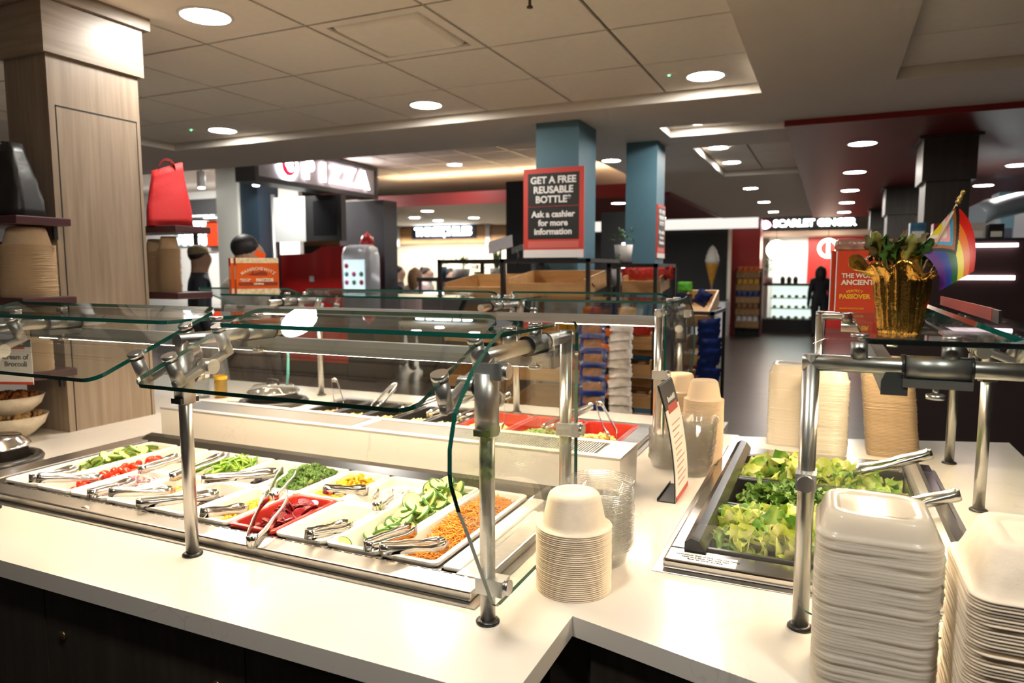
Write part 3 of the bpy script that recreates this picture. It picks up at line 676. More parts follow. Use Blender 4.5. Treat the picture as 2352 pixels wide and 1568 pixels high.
zs = [slice_mesh('zucchini_slice', .019, .006, ZSK, ZFL, oval=q) for q in (1, 1.15, 1.35)]
heap(zs, 88, sx(0) - .045, sx(0) + .045, 1.33, 1.725, PZ - .045, .052, .45, 'zucchini_slice', 'thin zucchini slice in the outermost white pan', 'zucchini slice', 'zucchini slices in the salad well', peak=(.5, .62), layers=3)
tm = MB().ball((0, 0, 0), .0125, 12, 8, 0, (1, 1, 1.3)); tm = [tm.mesh('tomato', mat('tomato_red', (0.62, 0.035, 0.008), .12, sub=.15, coat=.3))]
heap(tm, 62, sx(1) - .048, sx(1) + .048, 1.32, 1.70, PZ - .045, .045, 1.6, 'tomato', 'whole red grape tomato in the long white pan', 'tomato', 'grape tomatoes in the salad well', peak=(.5, .5), layers=3)
def strip_mesh(name, L, w, th, bend, m, n=6, twist=0.3):
    b = MB(); pts = []
    for k in range(n + 1):
        a = bend * (k / n - .5); R = L / bend if abs(bend) > .01 else 1e3
        pts.append((R * math.sin(a), 0, R * (math.cos(a) - 1) + .3 * R * (1 - math.cos(a)) * twist))
    ws = [w * (.5 + .5 * math.sin(PI * (k + .5) / (n + 1))) for k in range(n + 1)]
    b.ribbon(pts, ws, th, wdir=(0, 1, 0)); return b.mesh(name, m)
ONW = mat('onion_white', (0.78, 0.62, 0.62), .3, sub=.1); ONP = mat('onion_purple', (0.42, 0.09, 0.22), .3)
on = [strip_mesh('onion_strip', .035, .006, .002, q, mm_) for q in (1.2, 2.0, .6) for mm_ in (ONW, ONW, ONP)]
heap(on, 110, sx(2) - .045, sx(2) + .045, 1.30, 1.48, PZ - .040, .042, .6, 'onion_strip', 'thin strip of sliced red onion in the short white pan', 'onion strip', 'sliced red onion in the salad well', peak=(.5, .6), layers=3)
cb = [MB().cbox((0, 0, 0), (.017, .017, .014)).mesh('tofu_cube', mat('tofu_white', (0.80, 0.72, 0.58), .5))]
heap(cb, 40, sx(2) - .042, sx(2) + .042, 1.55, 1.72, PZ - .045, .030, .5, 'tofu_cube', 'pale tofu cube in the pan behind the red onion', 'tofu cube', 'tofu cubes in the salad well', layers=2)
ck = [MB().ball((0, 0, 0), .0062, 8, 6, 0, (1, .92, 1.1)).mesh('chickpea', mat('chickpea_tan', (0.66, 0.42, 0.17), .4))]
heap(ck, 130, sx(3) - .045, sx(3) + .045, 1.34, 1.485, PZ - .048, .032, 1.5, 'chickpea', 'tan chickpea in the short white pan', 'chickpea', 'chickpeas in the salad well', peak=(.5, .8), layers=3)
GP = [mat('green_pepper', (0.20, 0.40, 0.03), .25, coat=.3), mat('green_pepper_pale', (0.33, 0.52, 0.07), .3)]
gp = [strip_mesh('green_pepper_strip', L_, .007, .004, q, GP[k % 2]) for k, (L_, q) in enumerate(((.05, .9), (.06, 1.4), (.042, .5), (.055, 1.8)))]
heap(gp, 120, sx(3) - .045, sx(3) + .048, 1.535, 1.735, PZ - .040, .062, .5, 'green_pepper_strip', 'curved green pepper strip in the heaped white pan', 'pepper strip', 'green pepper strips in the salad well', layers=3)
ol = MB()
for k in range(14):
    a = 2 * PI * k / 14
ol = MB(); ol.lathe([(.0045, -.0035), (.0085, -.003), (.0095, 0), (.0085, .003), (.0045, .0035), (.004, 0), (.0045, -.0035)], 14, caps=False)
olm = [ol.mesh('olive_ring', mat('olive_black', (0.012, 0.010, 0.012), .2))]
heap(olm, 60, sx(4) - .045, sx(4) + .045, 1.54, 1.72, PZ - .050, .028, .7, 'olive_ring', 'black olive ring in the white pan beneath the tongs', 'olive ring', 'olive rings in the salad well', layers=2)
def stuff_mesh(name, label, cat, n, fn, m, loc):
    b = MB()
    for k in range(n): fn(b, k)
    return tag(b.build(name, m, None, loc), label, cat, None, 'stuff')
def ell(b, x, y, z, r, sc, rot):
    M = Matrix.Translation((x, y, z)) @ Euler(rot).to_matrix().to_4x4(); b.ball((0, 0, 0), r, 6, 4, 0, sc, M)
def pile(w, l, zh, peak=(.5, .5)):
    x = rnd.uniform(-w, w); y = rnd.uniform(-l, l); u = x / (2 * w) + .5 - peak[0]; v = y / (2 * l) + .5 - peak[1]
    return x, y, zh * max(0, 1 - (1.5 * u) ** 2 - (1.5 * v) ** 2) + rnd.uniform(-.004, .004)
def f_bean(b, k): x, y, z = pile(.045, .07, .02, (.5, .7)); ell(b, x, y, z, .0052, (1, 1.5, .9), (rnd.uniform(0, 3), rnd.uniform(0, 3), rnd.uniform(0, 3)))
stuff_mesh('black_beans', 'glossy black beans in the short white pan', 'beans', 260, f_bean, mat('black_bean', (0.035, 0.012, 0.010), .25), (sx(4), 1.40, PZ - .052))
def f_corn(b, k): x, y, z = pile(.05, .085, .034, (.5, .7)); ell(b, x, y, z, .0052, (1, 1.15, .8), (rnd.uniform(0, 3), rnd.uniform(0, 3), rnd.uniform(0, 3)))
stuff_mesh('corn_kernels', 'bright yellow corn kernels in the short white pan', 'corn', 420, f_corn, mat('corn_yellow', (0.80, 0.50, 0.05), .25, sub=.1), (sx(5), 1.39, PZ - .050))
# broccoli
def floret(seed):
    q = random.Random(seed); b = MB()
    for k in range(5):
        a = q.uniform(0, 6.28); rr = q.uniform(0, .012)
        b.tube([(0, 0, -.02), (rr * math.cos(a) * .6, rr * math.sin(a) * .6, -.006), (rr * math.cos(a), rr * math.sin(a), .004)], [.005, .004, .003], 6, 1)
    for k in range(46):
        a = q.uniform(0, 6.28); e = math.acos(q.uniform(.0, 1)); R = .017
        b.ball((R * math.sin(e) * math.cos(a), R * math.sin(e) * math.sin(a), .004 + R * .75 * math.cos(e)), q.uniform(.0035, .0052), 5, 4, 0)
    return b.mesh('broccoli_floret', [mat('broccoli_green', (0.10, 0.20, 0.035), .6, noise=.4, nscale=150), mat('broccoli_stem', (0.42, 0.52, 0.16), .5)])
heap([floret(k) for k in range(4)], 34, sx(5) - .045, sx(5) + .05, 1.54, 1.735, PZ - .028, .045, .5, 'broccoli_floret', 'raw broccoli floret in the heaped white pan', 'broccoli', 'broccoli florets in the salad well', layers=2)
YP = [mat('yellow_pepper', (0.85, 0.52, 0.005), .22, coat=.3), mat('yellow_pepper_deep', (0.75, 0.38, 0.004), .25)]
yp = [strip_mesh('yellow_pepper_strip', L_, .014, .005, q, YP[k % 2]) for k, (L_, q) in enumerate(((.04, 1.2), (.05, 1.6), (.032, .8), (.036, 2.0)))]
heap(yp, 90, sx(6) - .045, sx(6) + .048, 1.525, 1.735, PZ - .040, .050, .6, 'yellow_pepper_strip', 'bright yellow pepper strip in the heaped white pan', 'pepper strip', 'yellow pepper strips in the salad well', layers=3)
BT = mat('beet_red', (0.20, 0.008, 0.014), .15, noise=.35, nscale=90, coat=.4)
bt = [slice_mesh('beet_slice', .022, .005, BT, BT, oval=q) for q in (1, 1.2, .85)]
heap(bt, 52, sx(6) - .045, sx(6) + .045, 1.29, 1.47, PZ - .040, .042, .45, 'beet_slice', 'dark red beet slice in the red pan', 'beet slice', 'beet slices in the red pan', peak=(.6, .65), layers=3)
def shred(b, x, y, z, L, w, bend, rot):
    R = Euler(rot).to_matrix(); pts = [Vector((x, y, z)) + R @ Vector((L * (k / 3 - .5), 0, bend * (1 - (2 * k / 3 - 1) ** 2))) for k in range(4)]
    b.tube(pts, w, 4, 0, True)
def f_cheese(b, k): x, y, z = pile(.045, .07, .034, (.5, .55)); shred(b, x, y, z, rnd.uniform(.018, .03), .0014, rnd.uniform(-.003, .004), (0, rnd.gauss(0, .4), rnd.uniform(0, 3.14)))
stuff_mesh('shredded_cheese', 'pale shredded cheese heaped in the short white pan', 'cheese', 420, f_cheese, mat('cheese_pale', (0.82, 0.70, 0.34), .4), (sx(7), 1.385, PZ - .052))
cb2 = [MB().cbox((0, 0, 0), (.016, .018, .013)).mesh('mozzarella_cube', mat('mozzarella_white', (0.86, 0.80, 0.66), .4))]
heap(cb2, 60, sx(7) - .045, sx(7) + .045, 1.54, 1.73, PZ - .045, .034, .5, 'mozzarella_cube', 'white mozzarella cube in the pan behind the shredded cheese', 'cheese cube', 'mozzarella cubes in the salad well', layers=2)
cs = [slice_mesh('cucumber_slice', .0245, .007, CSK, CFL, oval=q) for q in (1, 1.08, .95)]
heap(cs, 86, sx(8) - .045, sx(8) + .05, 1.42, 1.735, PZ - .038, .072, .55, 'cucumber_slice', 'round cucumber slice in the heaped long white pan', 'cucumber slice', 'cucumber slices in the salad well', peak=(.55, .6), layers=4)
for (x, y, z, r_) in ((sx(8) - .052, 1.285, PZ - .022, (1.1, .2, .4)), (sx(8) - .02, 1.275, PZ - .050, (.5, .1, 0)), (sx(8) + .005, 1.275, PZ - .052, (.4, .2, 1)), (sx(8) - .03, 1.37, PZ - .03, (.7, .1, 2)), (sx(8) + .01, 1.36, PZ - .045, (.2, .3, 2))):
    tag(place('cucumber_slice', cs[0], None, (x, y, z), rot=r_), 'round cucumber slice in the heaped long white pan', 'cucumber slice', 'cucumber slices in the salad well')
def f_car(b, k): x, y, z = pile(.055, .19, .050, (.55, .62)); shred(b, x, y, z, rnd.uniform(.022, .045), .0013, rnd.uniform(-.006, .008), (0, rnd.gauss(0, .35), rnd.uniform(0, 3.14)))
stuff_mesh('shredded_carrots', 'heap of shredded orange carrot in the end pan', 'carrots', 1500, f_car, mat('carrot_orange', (0.78, 0.30, 0.03), .4, noise=.25, nscale=25), (sx(9), 1.52, PZ - .040))
# ------------------------------------------------------------------ tongs
def tongs_mesh(L, spread, drop=0.0, w=.023):
    out = MB()
    for s in (-1, 1):
        pts = []; ws = []
        for k in range(5): a = PI / 2 * k / 4; pts.append((s * .013 * math.sin(a), .013 - .013 * math.cos(a) - .013, 0)); ws.append(w)
        N = 8
        for k in range(1, N + 1):
            f = k / N; x = .013 + (spread - .013) * (f ** .8) - (.012 * max(0, f - .75) * 4 * (f - .75) * 4); pts.append((s * x, L * f, -drop * f * f)); ws.append(w * (.85 if f < .45 else (.62 if f < .62 else .62 + (f - .62) * 2.0)) * (1 if f < .97 else .75))
        out.ribbon(pts, ws, .0018, wdir=(0, 0, 1))
    return out.mesh('tongs', STEELP)
_TM = {}
def tongs(a, b, label, spread=.024, group='tongs in the salad well', w=.023, roll=0.0, extra=1.0):
    a = Vector(a); b = Vector(b); d = b - a; L = max(d.length * extra, .11)
    k = (round(L, 2), spread, w)
    if k not in _TM: _TM[k] = tongs_mesh(round(L, 2), spread, 0, w)
    yaw = math.atan2(-d.x, d.y); pitch = math.atan2(d.z, math.hypot(d.x, d.y))
    o = place('tongs', _TM[k], None, a, rot=(Matrix.Rotation(yaw, 3, 'Z') @ Matrix.Rotation(pitch, 3, 'X') @ Matrix.Rotation(roll, 3, 'Y')).to_euler())
    return tag(o, label, 'tongs', group)
TG = [((-2.128, 1.265, .952), (-2.161, 1.42, .935), 'steel tongs resting on the zucchini pan'), ((-2.088, 1.262, .957), (-2.02, 1.40, .93), 'steel tongs reflecting red in the tomato pan'),
      ((-1.827, 1.237, .954), (-1.86, 1.39, .938), 'steel tongs on the sliced red onion'), ((-1.775, 1.262, .957), (-1.71, 1.39, .93), 'steel tongs lying in the chickpea pan'),
      ((-1.884, 1.437, .962), (-1.928, 1.612, .952), 'steel tongs across the far end of the tomatoes'), ((-1.627, 1.232, .955), (-1.53, 1.40, .942), 'long steel tongs resting over the black beans'),
      ((-1.753, 1.44, .955), (-1.79, 1.674, .955), 'slim steel tongs between tofu and green pepper'), ((-1.634, 1.45, .960), (-1.52, 1.61, .948), 'wide steel tongs lying over the black olives'),
      ((-1.416, 1.25, .955), (-1.395, 1.37, .93), 'steel tongs dipped in the corn kernels'), ((-1.173, 1.162, .953), (-1.290, 1.375, .982), 'large steel tongs hanging out of the red beet pan'),
      ((-1.356, 1.427, .955), (-1.44, 1.58, .972), 'open steel tongs leaning on the broccoli'), ((-1.232, 1.500, .965), (-1.18, 1.60, .94), 'steel tongs stuck in the yellow pepper'),
      ((-1.044, 1.465, .958), (-1.09, 1.57, .955), 'steel tongs in the mozzarella pan'), ((-1.075, 1.243, .955), (-1.05, 1.36, .94), 'steel tongs in the shredded cheese pan'),
      ((-.910, 1.244, .955), (-.880, 1.38, .950), 'steel tongs in the cucumber pan'), ((-.862, 1.235, .958), (-.775, 1.36, .937), 'steel tongs reflecting orange in the shredded carrot')]
for k, (a, b, lab) in enumerate(TG):
    big = k == 9
    tongs(a, b, lab, .036 if big else (.03 if k in (10, 12) else .022), w=.030 if big else .023)
tag(MB().ribbon([(0, 0, 0), (.01, .004, .003), (.022, .002, .002), (.032, -.004, 0)], [.004, .009, .008, .003], .001, wdir=(0, 1, 0)).build('onion_scrap', ONW, None, (-1.80, 1.185, ZC + .0245)), 'loose scrap of red onion fallen on the well rim', 'onion strip')
# ------------------------------------------------------------------ salad greens
def leaf_mesh(name, seed, L, W, m, crumple=.02, lobes=0.0):
    q = random.Random(seed); nx, ny = 6, 8; vs = []; fs = []
    ph = [q.uniform(0, 6.28) for _ in range(6)]
    for j in range(ny + 1):
        v = j / ny; w = W * (math.sin(PI * (.12 + .80 * v)) ** .7) * (1 + lobes * math.sin(v * 22 + ph[5]))
        for i in range(nx + 1):
            u = i / nx - .5; e = abs(u) * 2
            x = u * w; y = (v - .5) * L
            z = crumple * (math.sin(v * 6 + ph[0]) * .5 + math.sin(u * 7 + v * 5 + ph[1]) * .45 + e * e * .7 * math.sin(v * 15 + ph[2]) + e * .6) + .25 * L * (v - .4) ** 2 * (1 if ph[3] > 3 else -1)
            vs.append((x, y, z))
    for j in range(ny):
        for i in range(nx): a = j * (nx + 1) + i; fs.append((a, a + 1, a + nx + 2, a + nx + 1))
    b = MB(); b.add(vs, fs, 0, True); return b.mesh(name, m)
def leafm(name, mid, edge, W, trans=.3):
    m, nt, b = _nt(name)
    tc = nt.nodes.new('ShaderNodeTexCoord'); sp = nt.nodes.new('ShaderNodeSeparateXYZ'); nt.links.new(tc.outputs['Object'], sp.inputs[0])
    ab = nt.nodes.new('ShaderNodeMath'); ab.operation = 'ABSOLUTE'; nt.links.new(sp.outputs['X'], ab.inputs[0])
    n = nt.nodes.new('ShaderNodeTexNoise'); n.inputs['Scale'].default_value = 70; nt.links.new(tc.outputs['Object'], n.inputs['Vector'])
    ma = nt.nodes.new('ShaderNodeMath'); ma.operation = 'MULTIPLY_ADD'; ma.inputs[1].default_value = W * .5; nt.links.new(n.outputs['Fac'], ma.inputs[0]); nt.links.new(ab.outputs[0], ma.inputs[2])
    mr = nt.nodes.new('ShaderNodeMapRange'); mr.inputs[1].default_value = W * .18; mr.inputs[2].default_value = W * .62; nt.links.new(ma.outputs[0], mr.inputs[0])
    r = nt.nodes.new('ShaderNodeValToRGB'); r.color_ramp.elements[0].color = col4(mid); r.color_ramp.elements[1].color = col4(edge)
    nt.links.new(mr.outputs[0], r.inputs[0]); nt.links.new(r.outputs[0], b.inputs['Base Color']); b.inputs['Roughness'].default_value = .38
    tl = nt.nodes.new('ShaderNodeBsdfTranslucent'); nt.links.new(r.outputs[0], tl.inputs[0]); mx = nt.nodes.new('ShaderNodeMixShader'); mx.inputs[0].default_value = trans
    out = nt.nodes['Material Output']; nt.links.new(b.outputs[0], mx.inputs[1]); nt.links.new(tl.outputs[0], mx.inputs[2]); nt.links.new(mx.outputs[0], out.inputs[0])
    MATS[name] = m; return m
RM = [leafm('romaine_heart', (0.80, 0.76, 0.42), (0.52, 0.60, 0.12), .06), leafm('romaine_green', (0.66, 0.68, 0.24), (0.24, 0.42, 0.04), .06), leafm('romaine_dark', (0.34, 0.46, 0.10), (0.08, 0.22, 0.02), .06)]
ro = [leaf_mesh('romaine_leaf', 10 + k, .075 + .012 * (k % 3), .062 + .01 * (k % 2), RM[(0, 0, 1, 1, 0, 2)[k % 6]], .016) for k in range(12)]
pan(0.003, 1.745, .50, .335, .10, BLKPAN, 'black pan of chopped romaine nearest the warning label', 'black pans in the lettuce well', ZC + .026)
pan(0.003, 2.050, .50, .265, .10, BLKPAN, 'black pan of arugula between the two romaine pans', 'black pans in the lettuce well', ZC + .026)
pan(0.003, 2.325, .50, .275, .10, BLKPAN, 'black pan of romaine farthest from the camera side clear guard', 'black pans in the lettuce well', ZC + .026)
heap(ro, 170, -.205, .205, 1.62, 1.875, ZC - .025, .085, .5, 'romaine_leaf', 'torn pale green romaine leaf in the pan by the clear guard', 'lettuce leaf', 'romaine leaves in the near pan', peak=(.42, .5), layers=4)
heap(ro, 130, -.205, .21, 2.22, 2.43, ZC - .035, .080, .5, 'romaine_leaf', 'torn pale green romaine leaf in the far black pan', 'lettuce leaf', 'romaine leaves in the far pan', peak=(.38, .5), layers=4)
AM = [leafm('arugula_green', (0.30, 0.44, 0.10), (0.12, 0.26, 0.03), .03, .25), leafm('arugula_deep', (0.22, 0.36, 0.08), (0.06, 0.17, 0.02), .03, .25)]
ag = [leaf_mesh('arugula_leaf', 40 + k, .062 + .012 * (k % 3), .024, AM[k % 2], .008, .35) for k in range(8)]
heap(ag, 230, -.205, .205, 1.945, 2.155, ZC - .030, .080, .55, 'arugula_leaf', 'lobed dark green arugula leaf in the middle black pan', 'arugula leaf', 'arugula leaves in the middle pan', peak=(.42, .5), layers=4)
GT = 'tongs in the lettuce well'
tongs((.285, 2.33, ZC + .115), (.09, 2.30, ZC + .045), 'long steel tongs propped over the far romaine pan', .03, GT, .026)
tongs((.305, 1.98, ZC + .10), (.15, 1.96, ZC + .05), 'steel tongs propped over the arugula pan', .03, GT, .026)
# ------------------------------------------------------------------ far topping pans
G2 = 'pans in the far toppings well'
bx = [-2.055, -1.90, -1.745, -1.59, -1.435]
for x, nm in zip(bx, ('sliced mushrooms', 'grain salad', 'roasted squash', 'zucchini salad', 'cucumber salad')): pan(x, 2.455, .148, .60, .09, BLKPAN, 'black far pan holding ' + nm, G2)
rx = [-1.245, -1.015, -.785]
for x, nm in zip(rx, ('sliced yellow squash', 'chopped herbs', 'chickpea salad')): pan(x, 2.455, .222, .60, .09, REDP, 'red far pan holding ' + nm, G2)
def mixm(name, cs):
    return ramp_mat(name, [(i / max(1, len(cs) - 1) * .5 + .25, c) for i, c in enumerate(cs)], .35, (1, 1, 1), 55, 1, 0)
def f_mix(w, l, zh, r, sc, pk=(.5, .4)):
    def f(b, k): x, y, z = pile(w, l, zh, pk); ell(b, x, y, z, r * rnd.uniform(.7, 1.3), sc, (rnd.uniform(0, 3), rnd.uniform(0, 3), rnd.uniform(0, 3)))
    return f
for x, nm, lab, cs_ in ((bx[0], 'mushroom_mix', 'brown sliced mushroom mix in a far black pan', [(.30, .16, .06), (.55, .35, .14)]), (bx[1], 'grain_salad', 'orange grain salad in a far black pan', [(.6, .30, .05), (.35, .40, .08), (.7, .5, .2)]),
                        (bx[2], 'squash_mix', 'golden roasted squash in a far black pan', [(.75, .40, .05), (.6, .5, .15)]), (bx[3], 'zucchini_salad', 'green and yellow zucchini salad in a far black pan', [(.45, .55, .10), (.8, .75, .4), (.6, .3, .05)]),
                        (bx[4], 'cucumber_salad', 'cucumber and onion salad in a far black pan', [(.5, .6, .15), (.8, .8, .5), (.4, .1, .15)])):
    stuff_mesh(nm, lab, 'salad', 130, f_mix(.05, .22, .05, .011, (1.3, 1, .6)), mixm(nm, cs_), (x, 2.43, PZ - .06))
for x, nm, lab, cs_, rr in ((rx[0], 'squash_salad', 'yellow squash slices in a far red pan', [(.85, .6, .1), (.9, .8, .4)], .014), (rx[1], 'chopped_herbs', 'chopped green herbs in a far red pan', [(.15, .3, .05), (.4, .5, .15)], .008), (rx[2], 'chickpea_salad', 'chickpea and corn salad in the end red pan', [(.75, .45, .12), (.9, .65, .2), (.3, .3, .05)], .0105)):
    stuff_mesh(nm, lab, 'salad', 260, f_mix(.08, .23, .060, rr, (1.2, 1, .8)), mixm(nm, cs_), (x, 2.43, PZ - .055))
GF = 'tongs in the far toppings well'
for a, b, lab in (((-2.29, 2.86, 1.00), (-2.05, 2.60, .93), 'steel tongs standing in the far mushroom pan'), ((-1.92, 2.86, 1.0), (-1.88, 2.62, .93), 'steel tongs in the far grain salad'), ((-1.60, 2.86, .99), (-1.74, 2.62, .93), 'black handled steel tongs in the far squash pan'),
                  ((-1.44, 2.86, 1.0), (-1.58, 2.6, .93), 'steel tongs in the far zucchini salad'), ((-1.30, 2.84, 1.0), (-1.42, 2.58, .93), 'steel tongs in the far cucumber salad'), ((-1.28, 2.72, 1.00), (-1.15, 2.42, .95), 'steel tongs in the far red squash pan'),
                  ((-.90, 2.80, .99), (-1.0, 2.52, .94), 'steel tongs in the far herb pan'), ((-.86, 2.80, 1.0), (-.70, 2.46, .95), 'steel tongs resting in the far chickpea salad')):
    tongs(a, b, lab, .024, GF, .022)
CARD = mat('card_white', (0.80, 0.77, 0.72), .6); CARDB = mat('card_black', (0.03, 0.028, 0.028), .5)
for k, (x, m_, w_) in enumerate(((-2.04, CARD, .085), (-1.86, CARD, .10), (-1.62, CARD, .13), (-1.36, CARDB, .12), (-1.16, CARD, .15), (-.96, CARD, .14), (-.80, CARDB, .12))):
    t = thing('name_card', ('pale', 'pale', 'pale', 'black', 'pale', 'framed grey', 'small black')[k] + ' food name card before the ' + ('mushroom', 'grain salad', 'roasted squash', 'cucumber', 'yellow squash', 'herb', 'chickpea')[k] + ' pan', 'name card', (x, 2.10, ZC + .024))
    MB().box((-w_ / 2, -.001, 0), (w_ / 2, .001, .062), M=Matrix.Rotation(-.25, 4, 'X')).build('card', m_, t)
    MB().box((-w_ / 2, 0, 0), (w_ / 2, .03, .002)).build('foot', CLEARP, t)
# ------------------------------------------------------------------ stacks of bowls, lids and boxes
def bowl_mesh(m, r=.077, h=.072):
    b = MB(); k = r / .077; hh = h / .072
    b.lathe([(x * k, z * hh) for x, z in ((.0745, .0), (.077, 0), (.0785, .0012), (.0782, .0026), (.071, .0032), (.0665, .006), (.0645, .012), (.0545, .060), (.0515, .067), (.046, .0715), (.0275, .0718), (.026, .0700), (.0001, .0700))], 36, caps=False)
    return b.mesh('paper_bowl', m)
BOWL = bowl_mesh(FIBER)
def stack(name, me, n, x, y, z, pitch, label, top, cat, group, lean=(0, 0), jit=.0006, rz=0.0, scale=None):
    q = random.Random(int(abs(x * 1e4)))
    for k in range(n):
        f = k / max(1, n - 1)
        o = place(name, me, None, (x + lean[0] * f + q.uniform(-jit, jit), y + lean[1] * f + q.uniform(-jit, jit), z + pitch * k), rot=(0, 0, rz + q.uniform(-.02, .02)), scale=scale)
        tag(o, top if k == n - 1 else label, cat, group)
stack('paper_bowl', BOWL, 33, -.459, 1.328, ZC, .0041, 'tan fibre bowl in the upside-down stack beside the salad well', 'topmost upturned fibre bowl of the stack beside the salad well', 'bowl', 'fibre bowls beside the salad well')
def round_lid(m, r=.0775):
    k = r / .0775
    return MB().lathe([(a * k, b_ * k) for a, b_ in ((.0001, .002), (.052, .002), (.056, .0), (.060, .004), (.068, .030), (.0705, .037), (.0765, .0385), (.0775, .040), (.0765, .0415), (.072, .0405))], 40, caps=False).mesh('clear_lid', m)
LID = round_lid(CLEARP)
stack('clear_lid', LID, 34, -.450, 1.478, ZC, .0044, 'clear plastic bowl lid in the stack behind the fibre bowls', 'topmost clear plastic lid of the stack behind the fibre bowls', 'lid', 'clear lids behind the fibre bowls', jit=.0012)
BOWL2 = bowl_mesh(mat('pale_tan_fibre', (0.72, .56, .38), .8), .066, .068)
stack('paper_bowl', BOWL2, 52, -.372, 2.42, ZC, .0042, 'tan fibre bowl in the stack near the walkway end of the counter', 'topmost upturned bowl of the stack near the walkway end', 'bowl', 'fibre bowls near the walkway')
stack('paper_bowl', BOWL2, 50, -.485, 2.60, ZC, .0042, 'tan fibre bowl in the stack behind the far end glass', 'topmost upturned bowl of the stack behind the far end glass', 'bowl', 'fibre bowls behind the end glass')
LID2 = round_lid(CLEARP, .060)
stack('clear_lid', LID2, 40, -.372, 2.245, ZC, .0042, 'clear lid in the leaning stack before the tan bowls', 'topmost clear lid of the leaning stack before the tan bowls', 'lid', 'clear lids before the tan bowls', lean=(.014, .0), jit=.002)
stack('clear_lid', LID2, 24, -.470, 2.30, ZC, .0042, 'clear lid in the short stack behind the card stand', 'topmost clear lid of the short stack behind the card stand', 'lid', 'clear lids behind the card stand', jit=.002)
def square_lid(m, w=.170, h=.036):
    b = MB(); R = lambda s, z, r: [(x, y, z) for x, y in rrect(w * s, w * s, r, 6)]
    loft(b, [R(1.0, 0, .035), R(1.0, .004, .035), R(.955, .0055, .034), R(.93, .010, .034), R(.86, h * .85, .032), R(.80, h, .030), R(.62, h, .028), R(.60, h - .003, .026)], 0, True, False, True)
    return b.mesh('square_lid', m)
SQL = square_lid(MILKP)
stack('square_lid', SQL, 55, .083, 1.195, ZC, .00475, 'milky clear square lid in the tall stack by the guard post', 'topmost glossy square lid of the tall stack by the guard post', 'lid', 'square lids by the guard post', jit=.0012)
def clamshell(m, w=.225, l=.225, h=.068):
    b = MB(); R = lambda s, z, r: [(x, y, z) for x, y in rrect(w - s, l - s, r, 6)]
    loft(b, [R(.006, 0, .030), R(0, .001, .030), R(0, .0025, .030), R(.010, .0032, .029), R(.020, .008, .028), R(.030, .020, .028), R(.062, h * .92, .026), R(.075, h, .022), R(.105, h, .018), R(.115, h - .004, .016)], 0, True, False, True)
    return b.mesh('takeout_box', m)
CLAM = clamshell(FIBER)
stack('takeout_box', CLAM, 49, .300, 1.165, ZC, .0046, 'fibre takeout box base in the tall near stack by the square lids', 'topmost upturned fibre takeout box by the square lids', 'takeout box', 'takeout boxes by the square lids', jit=.0008)
SQL2 = square_lid(MILKP, .150)
stack('square_lid', SQL2, 56, .010, 2.755, ZC, .0047, 'milky square lid in the stack behind the lettuce well', 'topmost square lid of the stack behind the lettuce well', 'lid', 'square lids behind the lettuce well', jit=.0015)
stack('square_lid', SQL2, 58, -.115, 2.82, ZC, .0047, 'milky square lid in the corner stack near the walkway', 'topmost square lid of the corner stack near the walkway', 'lid', 'square lids in the walkway corner', jit=.0015)
CLAM2 = clamshell(FIBERT, .165, .165, .05)
stack('takeout_box', CLAM2, 60, .232, 2.80, ZC, .0050, 'brown fibre takeout box in the leaning stack behind the lettuce', 'topmost brown fibre takeout box of the leaning stack', 'takeout box', 'takeout boxes behind the lettuce well', lean=(-.03, 0), jit=.0012)
# ------------------------------------------------------------------ card stand
t = thing('card_stand', 'curved black-edged menu card in a black counter stand', 'sign', (-.367, 2.02, ZC))
MB().box((-.052, -.09, 0), (0, .09, .003)).box((-.052, -.09, .003), (-.050, .09, .010)).build('base', BLACKP, t)
prof = [(-.0 - .55 * (z / .33) ** 2 * .10, z) for z in [.33 * k / 10 for k in range(11)]]
def card_strip(name, m, z0, z1, y0, y1, off):
    b = MB(); N = 8; vs = []; fs = []
    for k in range(N + 1):
        z = z0 + (z1 - z0) * k / N; x = -.055 * (z / .33) ** 2 + off
        vs += [(x - .0012, y0, z), (x + .0012, y0, z), (x + .0012, y1, z), (x - .0012, y1, z)]
    for k in range(N):
        for j in range(4): fs.append((4 * k + j, 4 * k + (j + 1) % 4, 4 * k + 4 + (j + 1) % 4, 4 * k + 4 + j))
    fs += [(3, 2, 1, 0), tuple(4 * N + j for j in range(4))]
    b.add(vs, fs); return b.build(name, m, t)
card_strip('backing', BLACKP, 0, .332, -.09, .09, -.0015)
card_strip('card', mat('card_cream', (.82, .77, .70), .5), .004, .26, -.087, .087, .0012)
card_strip('header', CARDB, .26, .330, -.087, .087, .0012)
card_strip('red_band', mat('card_red', (.45, .05, .03), .5), .248, .270, -.06, .06, .0022)
card_strip('foot_band', mat('card_red', (.45, .05, .03), .5), .004, .018, -.087, .087, .0022)
pl_ = MB()
for k in range(11): z = .215 - k * .017; x = -.055 * (z / .33) ** 2; pl_.box((x + .0035, -.06, z), (x + .0042, .05 - .02 * (k % 3), z + .004))
pl_.build('print_lines', mat('faint_red_ink', (.60, .36, .30), .7), t)['kind'] = 'stuff'
text('header_print', 'Be mindful', mat('white_ink', (.8, .8, .8), .6), t, (-.0365, 0, .285), (1.36, 0, PI / 2), size=.022, bold=.02)
